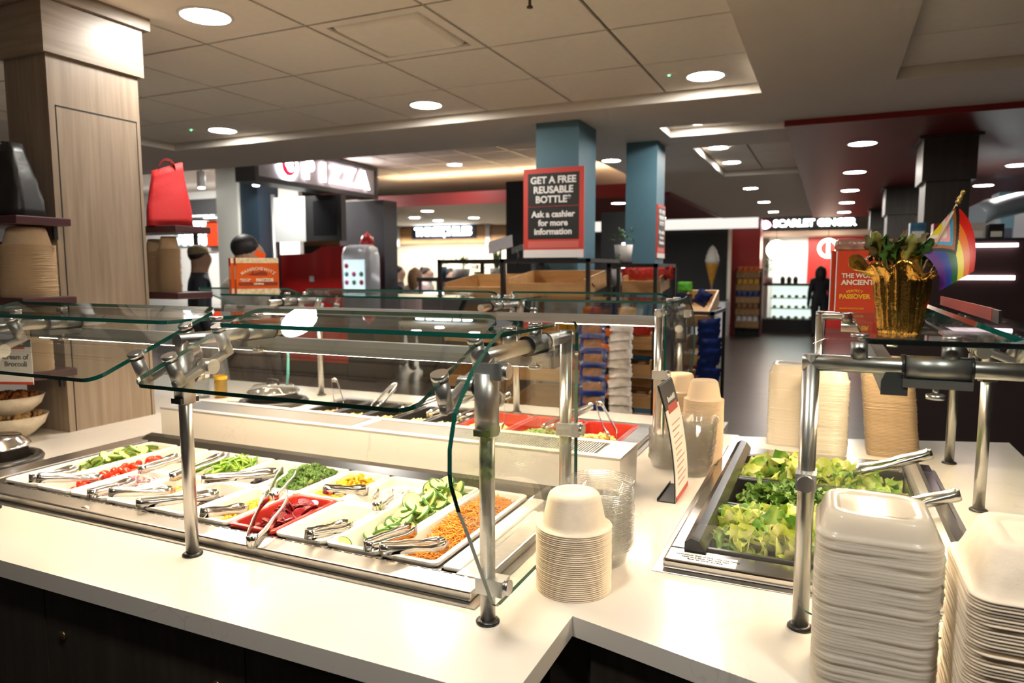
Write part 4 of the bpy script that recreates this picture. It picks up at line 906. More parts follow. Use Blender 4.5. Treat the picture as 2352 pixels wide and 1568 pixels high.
# ------------------------------------------------------------------ gold foil pot with wilted plant
t = thing('foil_pot', 'flower pot wrapped in crinkled gold foil with a wilted plant', 'potted plant', (.120, 1.440, 1.4495))
q = random.Random(3); n = 96; rows = 16; vs = []; fs = []
pet = [.012 * math.sin(3 * 2 * PI * k / n + 1.0) + .010 * math.sin(7 * 2 * PI * k / n) + q.uniform(-.003, .003) for k in range(n)]
for j in range(rows + 1):
    v = j / rows
    for k in range(n):
        a = 2 * PI * k / n
        pl2 = .0022 * math.sin(14 * a + 2 * math.sin(3 * a)) + .0014 * math.sin(29 * a + 5 * v)
        r = .033 + .015 * v ** .8 + pl2 * (.4 + v) + q.uniform(-.0006, .0006)
        z = .100 * min(v / .78, 1)
        if v > .78:
            f = (v - .78) / .22; r += f * (.006 + .010 * math.sin(2 * a + .6) ** 2); z = .100 + f * (.016 + pet[k]) 
            g = max(0, math.cos(a - PI)) ** 14; r += g * f * .030; z += g * f * .030
        vs.append((r * math.cos(a), r * math.sin(a), z))
for j in range(rows):
    for k in range(n): fs.append((j * n + k, j * n + (k + 1) % n, (j + 1) * n + (k + 1) % n, (j + 1) * n + k))
fs.append(tuple(range(n - 1, -1, -1)))
b = MB(); b.add(vs, fs, 0, True)
GOLD = mat('gold_foil', (0.72, 0.40, 0.085), .17, 1.0, bump=.55, bscale=170)
sd = b.build('foil_wrap', GOLD, t); mo = sd.modifiers.new('solid', 'SOLIDIFY'); mo.thickness = .0006
b = MB(); R0 = []
for k in range(7): x = -.03 + .01 * k; 
b.add([(-.018, -.012, .104), (.0, -.030, .110), (.030, -.020, .106), (.022, .0, .140), (-.006, -.004, .150), (-.012, .006, .128)], [(0, 1, 4), (1, 2, 3, 4), (0, 4, 5)], 0, False)
so = b.build('foil_fold', GOLD, t); mo = so.modifiers.new('solid', 'SOLIDIFY'); mo.thickness = .0006
MB().lathe([(.0001, .096), (.040, .094)], 24, caps=False).build('soil', mat('potting_soil', (.03, .02, .014), .9, bump=.6, bscale=200), t)
LFM = [mat('leaf_wilt_green', (.05, .13, .02), .5, noise=.4, nscale=60), mat('leaf_dry', (.13, .10, .03), .7, noise=.4, nscale=60), mat('leaf_yellow', (.20, .19, .03), .6, noise=.3, nscale=60)]
wl = [leaf_mesh('leaf', 70 + k, .048, .022, LFM[k % 3], .006, .12) for k in range(6)]
STEMM = mat('plant_stem', (.10, .16, .04), .6)
for (sx_, sy_, hx, hy, hz, nl) in ((-.02, .0, -.040, .0, .172, 6), (-.005, .01, -.018, .005, .165, 4), (.02, .01, .010, .0, .172, 6), (.028, .0, .030, .01, .160, 5)):
    MB().tube([(sx_, sy_, .095), (sx_ * .6 + hx * .4, sy_, .14), (hx, hy, hz)], [.0018, .0014, .001], 6).build('stem', STEMM, t)
    for k in range(nl):
        a = 2 * PI * k / nl + hx * 40
        place('leaf', wl[(k + int(hx * 1000)) % 6], t, (hx + .014 * math.cos(a), hy + .014 * math.sin(a), hz - .012 - .006 * (k % 3)), rot=(1.2 + .4 * math.sin(k * 2.1), .3 * math.cos(k), a - PI / 2))
# ------------------------------------------------------------------ small pride flag stuck in the pot
t = thing('hand_flag', 'small rainbow progress pride flag on a wooden stick', 'flag', (0, 0, 0))
pb, pt = Vector((.144, 1.442, 1.545)), Vector((.1985, 1.437, 1.680))
MB().cyl(pb, pt, .0022, 8).build('stick', mat('pale_wood', (.55, .38, .24), .6), t)
dv_ = (pt - pb).normalized(); fi = MB()
M = Matrix.Translation(pt) @ dv_.to_track_quat('Z', 'Y').to_matrix().to_4x4()
fi.lathe([(.0001, -.002), (.004, -.002), (.005, .001), (.003, .003), (.0045, .006), (.003, .010), (.0024, .014), (.0036, .018), (.0030, .021), (.0001, .022)], 12, M=M); fi.build('finial', mat('gold_plastic', (.45, .30, .08), .3, .6), t)
FC = [(.62, .012, .004), (.72, .16, .005), (.72, .60, .02), (.01, .10, .03), (.015, .035, .22), (.085, .015, .16), (.012, .012, .012), (.30, .10, .02), (.04, .30, .48), (.72, .30, .30), (.68, .60, .46), (.70, .56, .03)]
FM = [mat('flag_' + nm, c_, .38) for nm, c_ in zip('red orange yellow green blue purple black brown cyan pink cream gold'.split(), FC)]
A_, L_, B_, R_ = Vector((.1955, 1.437, 1.674)), Vector((.142, 1.436, 1.597)), Vector((.176, 1.430, 1.527)), Vector((.226, 1.425, 1.562))
NS, NT = 84, 66; vs = []; fs = []; ms = []
for i in range(NS + 1):
    for j in range(NT + 1):
        s_, u = i / NS, j / NT
        P_ = (A_ * (1 - u) + L_ * u) * (1 - s_) + (R_ * (1 - u) + B_ * u) * s_
        P_ += Vector((.013, 0, .012)) * (4 * s_ * (1 - s_)) * (1 - u) + Vector((.010, 0, .006)) * (4 * s_ * (1 - s_)) * u
        P_ += Vector((0, .010 * math.sin(3.2 * s_ + 2.4 * u) - .004, 0))
        vs.append(tuple(P_))
for i in range(NS):
    for j in range(NT):
        a = i * (NT + 1) + j; s_, u = (i + .5) / NS, (j + .5) / NT
        d = s_ + abs(u - .5) * 1.08
        if d < .60: k = 11 if d < .16 else 10 if d < .25 else 9 if d < .345 else 8 if d < .43 else 7 if d < .515 else 6
        else: k = min(5, int(u * 6))
        fs.append((a, a + NT + 1, a + NT + 2, a + 1)); ms.append(k)
me = bpy.data.meshes.new('cloth'); me.from_pydata(vs, [], fs)
for m_ in FM: me.materials.append(m_)
me.polygons.foreach_set('material_index', ms); me.polygons.foreach_set('use_smooth', [True] * len(fs))
place('cloth', me, t)
# ------------------------------------------------------------------ matzo boxes
ORG = mat('box_orange', (.72, .105, .008), .4); CRK = ramp_mat('box_cracker_print', [(.35, (.70, .50, .28)), (.6, (.88, .74, .52))], .5, (1, 1, 1), 60, 3); CRM = mat('box_cream_ink', (.85, .74, .58), .5); BRN = mat('box_brown_ink', (.26, .035, .012), .5); YEL = mat('box_yellow_ink', (.85, .50, .02), .5)
SIDEW = mat('box_side_pale', (.70, .68, .74), .5)
REDO = mat('book_orange_red', (.62, .045, .004), .45)
def red_box(label, loc, rz):
    t = thing('matzo_box', label, 'food box', loc, rz, 'orange matzo boxes on the lettuce guard')
    MB().box((0, 0, 0), (.172, .022, .166)).build('body', REDO, t)
    MB().box((-.0006, .001, .002), (0, .021, .164)).build('side_panel', SIDEW, t)
    return t
t = red_box('orange-red matzo box standing closest behind the gold pot', (.020, 2.10, 1.4495), .14)
F_ = (PI / 2, 0, 0); yy = -.0006
arc_text('brand_print', 'MANISCHEWITZ', CRM, t, (.098, yy, .148), F_, .014, .09)
text('headline_print', 'THE WORLD', CRM, t, (.012, yy, .098), F_, size=.0165, bold=.03, align='LEFT')
text('headline_print', 'ANCIENT C', CRM, t, (.012, yy, .080), F_, size=.0185, bold=.04, align='LEFT')
arc_text('tagline_print', 'PERFECT', YEL, t, (.046, yy, .058), F_, .0095, .05)
text('tagline_print', 'PASSOVER', YEL, t, (.046, yy, .042), F_, size=.0165, bold=.04)
text('web_print', 'MANISCHEWITZ.COM', YEL, t, (.040, yy, .010), F_, size=.006, bold=.01)
text('corner_print', 'for', YEL, t, (.046, yy, .0505), F_, size=.005)
red_box('orange-red matzo box tucked behind the first one', (.006, 2.135, 1.4495), .14)
wb = thing('wrapped_loaf', 'plastic wrapped brown matzo pack lying on the orange boxes', 'food pack', (.09, 2.13, 1.6155), .10)
b = MB(); loft(b, [[(x, y, z) for x, y in rrect(.155 - d, .045 - d, .012, 4)] for d, z in ((.006, 0), (0, .006), (0, .022), (.010, .030))]); b.build('pack', mat('wrapped_brown', (.34, .17, .12), .25, noise=.3, nscale=40, bump=.5, bscale=90, coat=.5), wb)
def orange_box(label, loc, rz):
    t = thing('matzo_box', label, 'food box', loc, rz, 'orange matzo boxes on the far guard')
    MB().box((0, 0, 0), (.205, .042, .175)).build('body', ORG, t)
    MB().box((.0, -.0006, .150), (.205, 0, .175)).build('cracker_print', CRK, t); MB().box((.0, -.0006, 0), (.205, 0, .024)).build('cracker_print', CRK, t)
    MB().box((-.0006, .008, .140), (0, .034, .17)).build('side_stamp', BRN, t)
    MB().box((-.0006, .010, .07), (0, .032, .135)).build('side_print', mat('box_side_print', (.80, .42, .25), .5), t)
    return t
t = orange_box('orange matzo box facing the camera on the far glass shelf', (-2.62, 2.56, 1.4495), math.radians(60))
arc_text('brand_print', 'MANISCHEWITZ', CRM, t, (.105, -.001, .122), F_, .021, .14, spread=.9)
text('product_print', 'PERFECT FOR\nPASSOVER', CRM, t, (.042, -.001, .066), F_, size=.0085, bold=.03, line=.9)
text('product_print', 'MATZOS', CRM, t, (.135, -.001, .066), F_, size=.021, bold=.06)
MB().box((.008, -.0007, .040), (.197, -.0001, .055)).build('band', BRN, t)
text('band_print', 'ORIGINAL', CRM, t, (.105, -.0012, .0475), F_, size=.011, bold=.05)
MB().prism([(.055, .092), (.085, .090), (.15, .090), (.145, .104), (.125, .112), (.105, .106), (.085, .100), (.078, .115), (.072, .100)], -.0008, -.0001, M=Matrix(((1, 0, 0, 0), (0, 0, 1, 0), (0, 1, 0, 0), (0, 0, 0, 1)))).build('picture_print', BRN, t)
orange_box('orange matzo box set back behind its twin on the far glass shelf', (-2.685, 2.590, 1.4495), math.radians(60))
# orange card tucked on top
tag(MB().box((0, 0, 0), (.05, .003, .03), M=Matrix.Rotation(.5, 4, 'Y')).build('price_tag', ORG, None, (-2.60, 2.66, 1.640), rz=1.0), 'tilted orange tag poking up behind the orange matzo box', 'price tag')
# red edge sign on the sloping glass of the lettuce guard
t = thing('shelf_sign', 'long red edge sign clipped along the sloping lettuce guard glass', 'sign', (0, 0, 0))
MB().box((.262, 1.46, 1.475), (.266, 2.08, 1.497)).build('strip', mat('sign_red', (.42, .035, .015), .4), t)
MB().box((.262, 1.40, 1.474), (.266, 1.455, 1.496)).build('clip', BLACKP, t)
# ------------------------------------------------------------------ shelves and soups by the wood column
MAROON = mat('maroon_laminate', (.060, .018, .022), .4)
def shelf(label, x0, x1, y0, y1, z, th=.03):
    t = thing('wall_shelf', label, 'shelf'); bevel(MB().box((x0, y0, z - th), (x1, y1, z)).build('board', MAROON, t), .004, 2)
    for x in (x0 + .25, x1 - .10): MB().box((x, y1 - .015, z - th - .05), (x + .015, y1, z - th)).build('bracket', BLACKP, t)
    return t
shelf('upper maroon shelf before the dark face of the wood column', -3.7, -2.69, 1.60, 1.806, 1.765)
shelf('middle maroon shelf before the wood column, bowls on it', -3.7, -2.685, 1.60, 1.806, 1.464)
shelf('lowest maroon shelf before the wood column above the soups', -3.7, -2.71, 1.60, 1.806, 1.180)
shelf('upper maroon shelf behind the wood column carrying a red bag', -3.7, -2.655, 2.25, 2.45, 1.765)
shelf('lower maroon shelf behind the wood column with bowl stacks', -3.7, -2.66, 2.25, 2.45, 1.464)
FB = bowl_mesh(FIBERT, .092, .072); FB3 = bowl_mesh(FIBERT, .056, .06); FB2 = bowl_mesh(FIBERT, .050, .06)
stack('paper_bowl', FB, 46, -2.80, 1.70, 1.464, .0043, 'wide fibre bowl in the stack on the middle shelf by the column', 'topmost upturned bowl of the stack on the middle column shelf', 'bowl', 'fibre bowls on the middle column shelf', jit=.001)
stack('paper_bowl', FB, 34, -3.02, 1.70, 1.464, .0043, 'wide fibre bowl in the shelf stack cut by the picture edge', 'topmost bowl of the shelf stack cut by the picture edge', 'bowl', 'fibre bowls at the shelf edge of the picture', jit=.001)
stack('paper_bowl', FB3, 26, -2.79, 1.70, 1.180, .0043, 'small fibre bowl in the stack on the lowest column shelf', 'topmost small bowl of the lowest column shelf', 'bowl', 'fibre bowls on the lowest column shelf', jit=.001)
stack('paper_bowl', FB2, 42, -2.80, 2.335, 1.464, .0048, 'narrow fibre bowl stacked below the red bag', 'topmost narrow bowl stacked below the red bag', 'bowl', 'fibre bowls below the red bag', jit=.002)
stack('paper_bowl', FB2, 40, -2.92, 2.36, 1.464, .0048, 'narrow fibre bowl in the stack half hidden by the column', 'topmost bowl of the stack half hidden by the column', 'bowl', 'fibre bowls half hidden by the column', jit=.002)
# soft bags
def bag(label, loc, rz, w, d, h, m, strap, sag=.03, seed=1):
    t = thing('tote_bag', label, 'bag', loc, rz); q = random.Random(seed); b = MB(); rings = []
    for k in range(9):
        f = k / 8; ww = w * (1 - .30 * f) * (1 + .05 * math.sin(5 * f)); dd = d * (1 - .62 * f)
        rings.append([(x + sag * f * f + q.uniform(-.003, .003), y + q.uniform(-.004, .004), h * f * (1 + .02 * math.sin(x * 40)) + .02 * f * math.sin(x * 18)) for x, y in rrect(ww, dd, min(ww, dd) * .22, 4)])
    loft(b, rings); b.build('body', m, t)
    for s in (-1, 1):
        b = MB(); pts = [(sag + w * .16 * math.cos(PI * k / 8) * (1.1), s * d * .17, h * (.96 + .16 * math.sin(PI * k / 8))) for k in range(9)]
        b.ribbon(pts, .022, .002, wdir=(0, 1, 0)); b.build('handle', strap, t)
    return t
RB = mat('red_nonwoven', (.52, .015, .018), .65, bump=.3, bscale=60); RB2 = mat('red_nonwoven_strap', (.36, .008, .010), .7)
bag('bright red tote bag standing on the shelf behind the column', (-2.785, 2.335, 1.765), .9, .19, .13, .27, RB, RB2, .0)
BKB = mat('black_nylon', (.010, .010, .011), .42, bump=.3, bscale=60)
bag('black nylon bag on the upper shelf in front of the column', (-2.88, 1.69, 1.765), .2, .24, .15, .26, BKB, BKB, -.02, 4)
# soup card
t = thing('soup_card', 'hanging soup name card reading Cream of Broccoli', 'sign', (-2.70, 1.56, 1.150), .35)
MB().box((-.075, -.001, 0), (.075, .001, .165)).build('card', CARD, t)
MB().box((-.075, -.0016, .138), (.075, -.001, .165)).build('header', CARDB, t)
MB().box((-.075, -.0016, .130), (.050, -.001, .138)).build('red_band', mat('card_red', (.45, .05, .03), .5), t)
MB().box((-.075, -.0016, 0), (.075, -.001, .010)).build('foot_band', mat('card_red', (.45, .05, .03), .5), t)
text('header_print', 'Soup of the Day', mat('white_ink', (.8, .8, .8), .6), t, (0, -.002, .151), F_, size=.014, bold=.01, ext=.0003)
text('title_print', 'Cream of\nBroccoli', INK, t, (.012, -.002, .088), F_, size=.026, bold=.015, ext=.0003, line=1.0)
MB().box((-.01, .0, .165), (.01, .0015, .20)).build('hanger', CLEARP, t)
# stacked clay bowls of soup toppings
CLAY = mat('pale_stoneware', (.55, .48, .38), .45, noise=.15, nscale=30)
def stone_bowl(label, loc, r, h, fill):
    t = thing('serving_bowl', label, 'bowl', loc, 0, 'stoneware bowls by the column')
    MB().lathe([(.0001, 0), (r * .45, 0), (r * .62, h * .18), (r * .88, h * .55), (r, h), (r * .96, h), (r * .84, h * .58), (r * .5, h * .25), (.0001, h * .22)], 36, caps=False).build('bowl', CLAY, t)
    b = MB(); q = random.Random(5)
    for k in range(90):
        a = q.uniform(0, 6.28); rr = r * .80 * math.sqrt(q.random()); b.ball((rr * math.cos(a), rr * math.sin(a), h * .86 + .02 * (1 - rr / r) + q.uniform(-.004, .004)), q.uniform(.008, .014), 6, 4)
    b.build('filling', fill, t)['kind'] = 'stuff'
    return t
stone_bowl('lower stoneware bowl standing on the counter by the column', (-2.90, 1.655, ZC + .006), .125, .085, mat('bread_crumb', (.30, .17, .06), .8))
stone_bowl('upper stoneware bowl of brown croutons stacked by the column', (-2.905, 1.655, ZC + .091), .120, .078, mat('crouton_brown', (.26, .085, .02), .8, noise=.4, nscale=60))
# soup kettle (in the counter)
def kettle(label, loc, r, lid):
    t = thing('soup_kettle', label, 'soup kettle', loc)
    MB().lathe([(r * .98, 0), (r * 1.12, .002), (r * 1.16, .014), (r * 1.10, .024), (r * .98, .026), (r * .90, .020), (r * .90, .004)], 44, caps=False).build('ring', mat('kettle_black', (.025, .022, .020), .35), t)
    MB().lathe([(r * .80, .0), (r * .80, .055), (r * .86, .060), (r * .86, .064), (r * .78, .064)], 44, caps=False).build('pot', STEELP, t)
    MB().lathe([(r * .84, .064), (r * .82, .070), (r * .66, .090), (r * .64, .094), (.0001, .098)], 44, caps=False).build('lid', sheet('kettle_lid_clear', (.9, .9, .9), 1.5, .02, .05) if lid else STEELP, t)
    MB().tube([(-.035, 0, .095), (-.03, 0, .118), (.03, 0, .118), (.035, 0, .095)], .006, 8).build('lid_handle', BLACKP, t)
    return t
kettle('steel soup kettle in a black ring at the near counter end', (-2.565, 1.40, ZC), .125, False)
kettle('steel soup kettle in a black ring by the far topping pans', (-2.47, 2.62, ZC), .145, True)
# ladle in the far kettle and oil bottles
MB_ = MB().tube([(0, 0, 0), (.01, 0, .06), (.015, 0, .15), (.005, 0, .175)], [.007, .007, .006, .005], 8)
tag(MB_.build('ladle_handle', mat('aqua_plastic', (.10, .42, .42), .35), None, (-2.42, 2.66, ZC + .09)), 'aqua blue ladle handle standing in the far kettle', 'ladle')
def bottle(label, loc, r, h, glass, fill, lab):
    t = thing('oil_bottle', label, 'bottle', loc)
    MB().lathe([(.0001, 0), (r, 0), (r, h * .62), (r * .5, h * .78), (r * .3, h * .84), (r * .3, h), (.0001, h)], 20, caps=False).build('bottle', glass, t)
    MB().lathe([(.0001, .004), (r * .9, .004), (r * .9, h * .5), (.0001, h * .5)], 20, caps=False).build('contents', fill, t)
    MB().lathe([(r * 1.01, h * .44), (r * 1.01, h * .52)], 20, caps=False).build('label_band', lab, t)
    MB().lathe([(r * .33, h), (r * .2, h * 1.03), (r * .12, h * 1.16), (.0001, h * 1.16)], 12).build('pourer', STEELP, t)
bottle('yellow oil bottle with a yellow band behind the guard post', (-2.84, 2.64, ZC), .034, .22, CLEARP, sheet('oil_yellow', (.80, .62, .08), 1.4, 0, .15, (.7, .5, .05)), YEL)
bottle('tall clear vinegar bottle behind the guard post', (-2.93, 2.60, ZC), .040, .24, CLEARP, sheet('vinegar_clear', (.85, .86, .84), 1.4, 0, .1), CARD)
t = thing('name_card', 'small black soup name card leaning before the far kettle', 'name card', (-2.40, 2.30, ZC), 0.1)
MB().box((-.05, -.001, 0), (.05, .001, .07), M=Matrix.Rotation(-.2, 4, 'X')).build('card', CARDB, t); MB().box((-.05, 0, 0), (.05, .03, .002)).build('foot', CLEARP, t)
# ------------------------------------------------------------------ pillars
struct(MB().box((-1.93, 4.70, 0), (-1.61, 5.09, 2.593)).build('pillar_blue', BLUEP))
struct(MB().box((-1.55, 5.72, 0), (-1.295, 6.01, 2.593)).build('pillar_blue', BLUEP))
DKW = wood('dark_grey_wood', (.035, .028, .023), (.050, .041, .034), (.068, .056, .047), .45, (10, 10, .7))
def wood_pillar(x0, x1, y0, y1, z, lab):
    t = thing('clad_column', lab, 'column'); MB().box((x0, y0, 0), (x1, y1, z - .33)).build('shaft', DKW, t)
    MB().box((x0 - .03, y0 - .03, z - .33), (x1 + .03, y1 + .03, z - .02)).build('capital', DKW, t); MB().box((x0 - .06, y0 - .06, z - .02), (x1 + .06, y1 + .06, z - .0005)).build('cornice', DKW, t)
wood_pillar(.64, .93, 6.2, 6.6, 2.555, 'dark wood column behind the small flag under the red ceiling')
wood_pillar(.62, .92, 9.75, 10.2, 2.555, 'middle dark wood column under the red ceiling')
wood_pillar(.62, .92, 13.2, 13.6, 2.555, 'farthest dark wood column under the red ceiling')
struct(MB().box((-8.0, 7.5, 0), (-7.6, 7.9, 3.05)).build('pillar_cream', mat('cream_gloss', (.62, .62, .56), .5)))
struct(MB().box((-7.6, 7.55, 0), (-7.27, 7.95, 3.05)).build('pillar_blue', mat('deep_blue_paint', (.018, .036, .055), .5)))
struct(MB().box((-2.15, 17.6, 0), (-1.50, 18.2, 2.75)).build('pillar_red', mat('red_gloss', (.45, .018, .012), .4)))
# ------------------------------------------------------------------ posters
POSR = mat('poster_red', (.50, .045, .030), .5); POSK = mat('poster_black', (.010, .010, .010), .45); POSW = mat('poster_white', (.72, .68, .66), .5); PTX = mat('poster_lettering', (.80, .78, .76), .5)
def poster(label, loc, rz):
    t = thing('poster', label, 'poster', loc, rz)
    MB().box((-.225, 0, 0), (.225, .012, .62)).build('board', POSR, t)
    MB().box((-.19, -.002, .36), (.19, 0, .585)).build('panel', POSK, t); MB().box((-.19, -.002, .13), (.19, 0, .355)).build('panel', POSK, t)
    MB().box((-.225, -.002, 0), (.225, 0, .055)).build('foot_band', POSW, t)
    for z, s, sz in ((.535, 'GET A FREE', .066), (.468, 'REUSABLE', .066), (.402, 'BOTTLE*', .066), (.300, 'Ask a cashier', .060), (.240, 'for more', .060), (.180, 'information', .060)): text('lettering', s, PTX, t, (0, -.004, z), F_, size=sz, bold=.03, ext=.001)
    MB().box((-.19, -.001, .068), (.19, 0, .115)).build('small_print', mat('poster_small_print', (.56, .12, .10), .5), t)
    return t
poster('red and black bottle offer poster in front of the nearer blue pillar', (-1.775, 4.64, 1.650), 0)
poster('narrow-seen bottle offer poster on the side of the farther blue pillar', (-1.283, 5.865, 1.66), PI / 2).scale = (.62, 1, .70)
# ------------------------------------------------------------------ snack racks round the pillars
BLKM = mat('black_metal', (.020, .020, .022), .4, .5); TRAYW = wood('tray_wood', (.36, .19, .07), (.44, .25, .10), (.50, .30, .13), .5, (2, 12, 12))
def tray(parent, x0, x1, y0, y1, z, h=.09, tilt=0.0):
    b = MB(); M = Matrix.Translation((0, y0, z)) @ Matrix.Rotation(tilt, 4, 'X'); d = y1 - y0
    b.box((x0, 0, 0), (x1, d, .010), M=M); b.box((x0, 0, .010), (x1, .012, h * .75), M=M); b.box((x0, d - .012, .010), (x1, d, h), M=M)
    b.box((x0, .012, .010), (x0 + .012, d - .012, h), M=M); b.box((x1 - .012, .012, .010), (x1, d - .012, h), M=M)
    return b.build('tray', TRAYW, parent)
BAGC = {'blue': mat('bag_blue', (.012, .030, .16), .25, noise=.5, nscale=14, coat=.4), 'white': mat('bag_white', (.55, .52, .50), .25, noise=.35, nscale=18, coat=.4), 'red': mat('bag_red', (.42, .02, .02), .28, noise=.4, nscale=20, coat=.4), 'orange': mat('bag_orange', (.60, .13, .015), .28, noise=.4, nscale=20), 'green': mat('bag_green', (.10, .40, .04), .3, noise=.3, nscale=20), 'brown': mat('bag_brown', (.20, .09, .03), .3, noise=.5, nscale=22), 'teal': mat('bag_teal', (.03, .14, .26), .3, noise=.5, nscale=20), 'gold': mat('bag_gold', (.60, .30, .03), .3, noise=.4, nscale=20)}
COOK = mat('cookie_picture', (.22, .095, .04), .5, noise=.4, nscale=40)
def bag_mesh(w, h, m, pic=None, pich=.4):
    b = MB(); nx, ny = 8, 8; q = random.Random(int(w * 1000) + int(h * 777))
    for s in (-1, 1):
        vs = []; fs = []
        for j in range(ny + 1):
            for i in range(nx + 1):
                u, v = i / nx * 2 - 1, j / ny * 2 - 1; e = max(0, (1 - u ** 4)) * max(0, (1 - v ** 4)) ** .8
                vs.append((u * w / 2 * (1 - .06 * e) + .003 * math.sin(9 * v), s * (.013 * e + .002 * e * math.sin(7 * u + 5 * v)) - .0004 * s, v * h / 2))
        for j in range(ny):
            for i in range(nx): a = j * (nx + 1) + i; f = (a, a + 1, a + nx + 2, a + nx + 1); fs.append(f if s < 0 else f[::-1])
        o = len(b.f); b.add(vs, fs, 0, True)
        if pic is not None and s < 0:
            for j in range(ny):
                for i in range(nx):
                    if 1 <= i <= nx - 2 and 2 <= j <= 4: b.m[o + j * nx + i] = 1
    return b.mesh('snack_bag', [m, pic or m])
_BG = {}
def snack(kind, w, h, loc, rot, label, group, pic=False):
    k = (kind, w, h, pic)
    if k not in _BG: _BG[k] = bag_mesh(w, h, BAGC[kind], COOK if pic else None)
    return tag(place('snack_bag', _BG[k], None, loc, rot=rot), label, 'snack bag', group)
def rack(label, x0, x1, y0, y1, top, tiers, xs_tr=None):
    t = thing('snack_rack', label, 'display rack'); b = 0.022
    for x in (x0, x1):
        for y in (y0, y1): MB().box((x - b / 2, y - b / 2, 0), (x + b / 2, y + b / 2, top)).build('upright', BLKM, t)
    for y in (y0, y1): MB().box((x0 - b / 2, y - b / 2, top - b), (x1 + b / 2, y + b / 2, top)).build('rail', BLKM, t)
    for x in (x0, x1): MB().box((x - b / 2, y0, top - b), (x + b / 2, y1, top)).build('rail', BLKM, t)
    for (z, ya, yb, tl) in tiers: tray(t, x0 + .02, x1 - .02, ya, yb, z, .10, tl)
    return t
rack('black metal snack rack with wooden trays before the blue poster pillar', -1.80, -1.26, 3.86, 4.5, 1.63, [(1.41, 3.87, 4.30, .12), (1.13, 3.87, 4.3, .12), (.90, 3.87, 4.3, .12), (.66, 3.87, 4.3, .12), (.35, 3.87, 4.3, .12)])
rack('black metal snack rack with side trays behind the poster rack', -2.32, -1.86, 4.0, 4.62, 1.63, [(1.38, 4.02, 4.5, .12), (1.1, 4.02, 4.5, .12), (.8, 4.02, 4.5, .12), (.5, 4.02, 4.5, .12)])
rack('black metal snack rack with red snack packs near the farther pillar', -1.20, -.92, 4.08, 4.62, 1.60, [(1.42, 4.3, 4.6, .1), (1.09, 4.10, 4.45, .1), (.925, 4.10, 4.45, .1), (.735, 4.10, 4.45, .1), (.5, 4.1, 4.45, .1)])
rack('black snack rack at the end beside the walkway', -.90, -.66, 4.55, 5.1, 1.30, [(1.20, 4.56, 5.0, .3), (.95, 4.56, 5.0, .15), (.7, 4.56, 5, .15)])
q = random.Random(21)
for k in range(6): snack('blue', .15, .115, (-1.150 + q.uniform(-.008, .008), 3.62 + .012 * (k % 2), 1.25 - k * .078), (-.30, q.uniform(-.06, .06), q.uniform(-.2, .2)), 'blue cookie bag in the hanging strip behind the far guard', 'blue cookie bags in the hanging strip', True)
for k in range(10): snack('white', .125, .085, (-1.010 + q.uniform(-.006, .006), 3.66 + .01 * (k % 2), 1.27 - k * .050), (-.70, q.uniform(-.1, .1), .35 + q.uniform(-.1, .1)), 'silvery chip bag in the hanging strip next to the blue bags', 'silvery chip bags in the hanging strip')
for k in range(5): snack('orange', .07, .05, (-1.085, 3.64, 1.23 - k * .085), (.5, .2, .5), 'small orange snack pack between the two hanging strips', 'small orange packs between the strips')
for k in range(2): snack(('orange', 'gold')[k], .10, .08, (-1.20 + .20 * k, 3.75, 1.335), (.9, 0, .3), ('orange', 'golden')[k] + ' snack bag lying on the rack above the light bar', 'bags above the light bar')
for k in range(9): snack('red', .075, .085, (-1.18 + .032 * k, 4.42, 1.535 + .006 * (k % 3)), (.2, q.uniform(-.2, .2), q.uniform(-.4, .4)), 'red snack pack in the top tray near the farther pillar', 'red packs in the top tray')
for k in range(7): snack('red', .06, .075, (-1.16 + .034 * k, 4.2, 1.205), (.2, q.uniform(-.2, .2), q.uniform(-.3, .3)), 'red snack pack in the second tray behind the guard post', 'red packs in the second tray')
for k in range(5): snack('teal', .075, .05, (-1.15 + .045 * k, 4.2, 1.025), (1.2, 0, q.uniform(-.5, .5)), 'teal snack pack lying in the third tray', 'teal packs in the third tray')
for k in range(5): snack('brown', .075, .05, (-1.15 + .045 * k, 4.2, .835), (1.2, 0, q.uniform(-.5, .5)), 'dark brown snack pack lying in the fourth tray', 'brown packs in the fourth tray')
for k in range(4): snack('brown', .09, .06, (-1.50 + .06 * k, 4.02, 1.475), (1.2, 0, q.uniform(-.5, .5)), 'brown wrapped pastry in the top wooden tray', 'pastries in the top tray')
for k in range(6): snack('gold', .10, .09, (-1.72 + .08 * k, 4.0, 1.21), (.5, 0, q.uniform(-.3, .3)), 'golden snack bag in the tray behind the far guard glass', 'golden bags behind the far guard')
for k in range(6): snack(('red', 'white')[k % 2], .10, .09, (-1.72 + .08 * k, 4.0, .98), (.5, 0, q.uniform(-.3, .3)), 'mixed snack bag low in the tray behind the far guard glass', 'mixed bags behind the far guard')
for k in range(8): snack('blue', .14, .12, (-.675 + q.uniform(-.012, .012), 4.53, 1.20 - k * .062), (.35, q.uniform(-.1, .1), .5 + q.uniform(-.2, .2)), 'blue chip bag in the strip hanging beside the walkway', 'blue chip bags beside the walkway')
snack('blue', .09, .11, (-.73, 4.58, 1.385), (.4, .5, .2), 'blue chip bag propped on the end tray beside the walkway', None); snack('green', .10, .08, (-.90, 4.9, 1.445), (.3, 0, 0), 'bright green snack bag on top of the end rack', None); snack('blue', .12, .10, (-.87, 4.7, 1.37), (.8, 0, 0), 'dark blue chip bag lying on the end rack under the green one', None)
for k in range(7): snack(('red', 'white')[k % 2], .10, .09, (-.86 + .028 * k, 4.58, .96 + .04 * (k % 2)), (.4, 0, q.uniform(-.3, .3)), 'red and clear candy bag in the end rack tray', 'candy bags in the end rack')
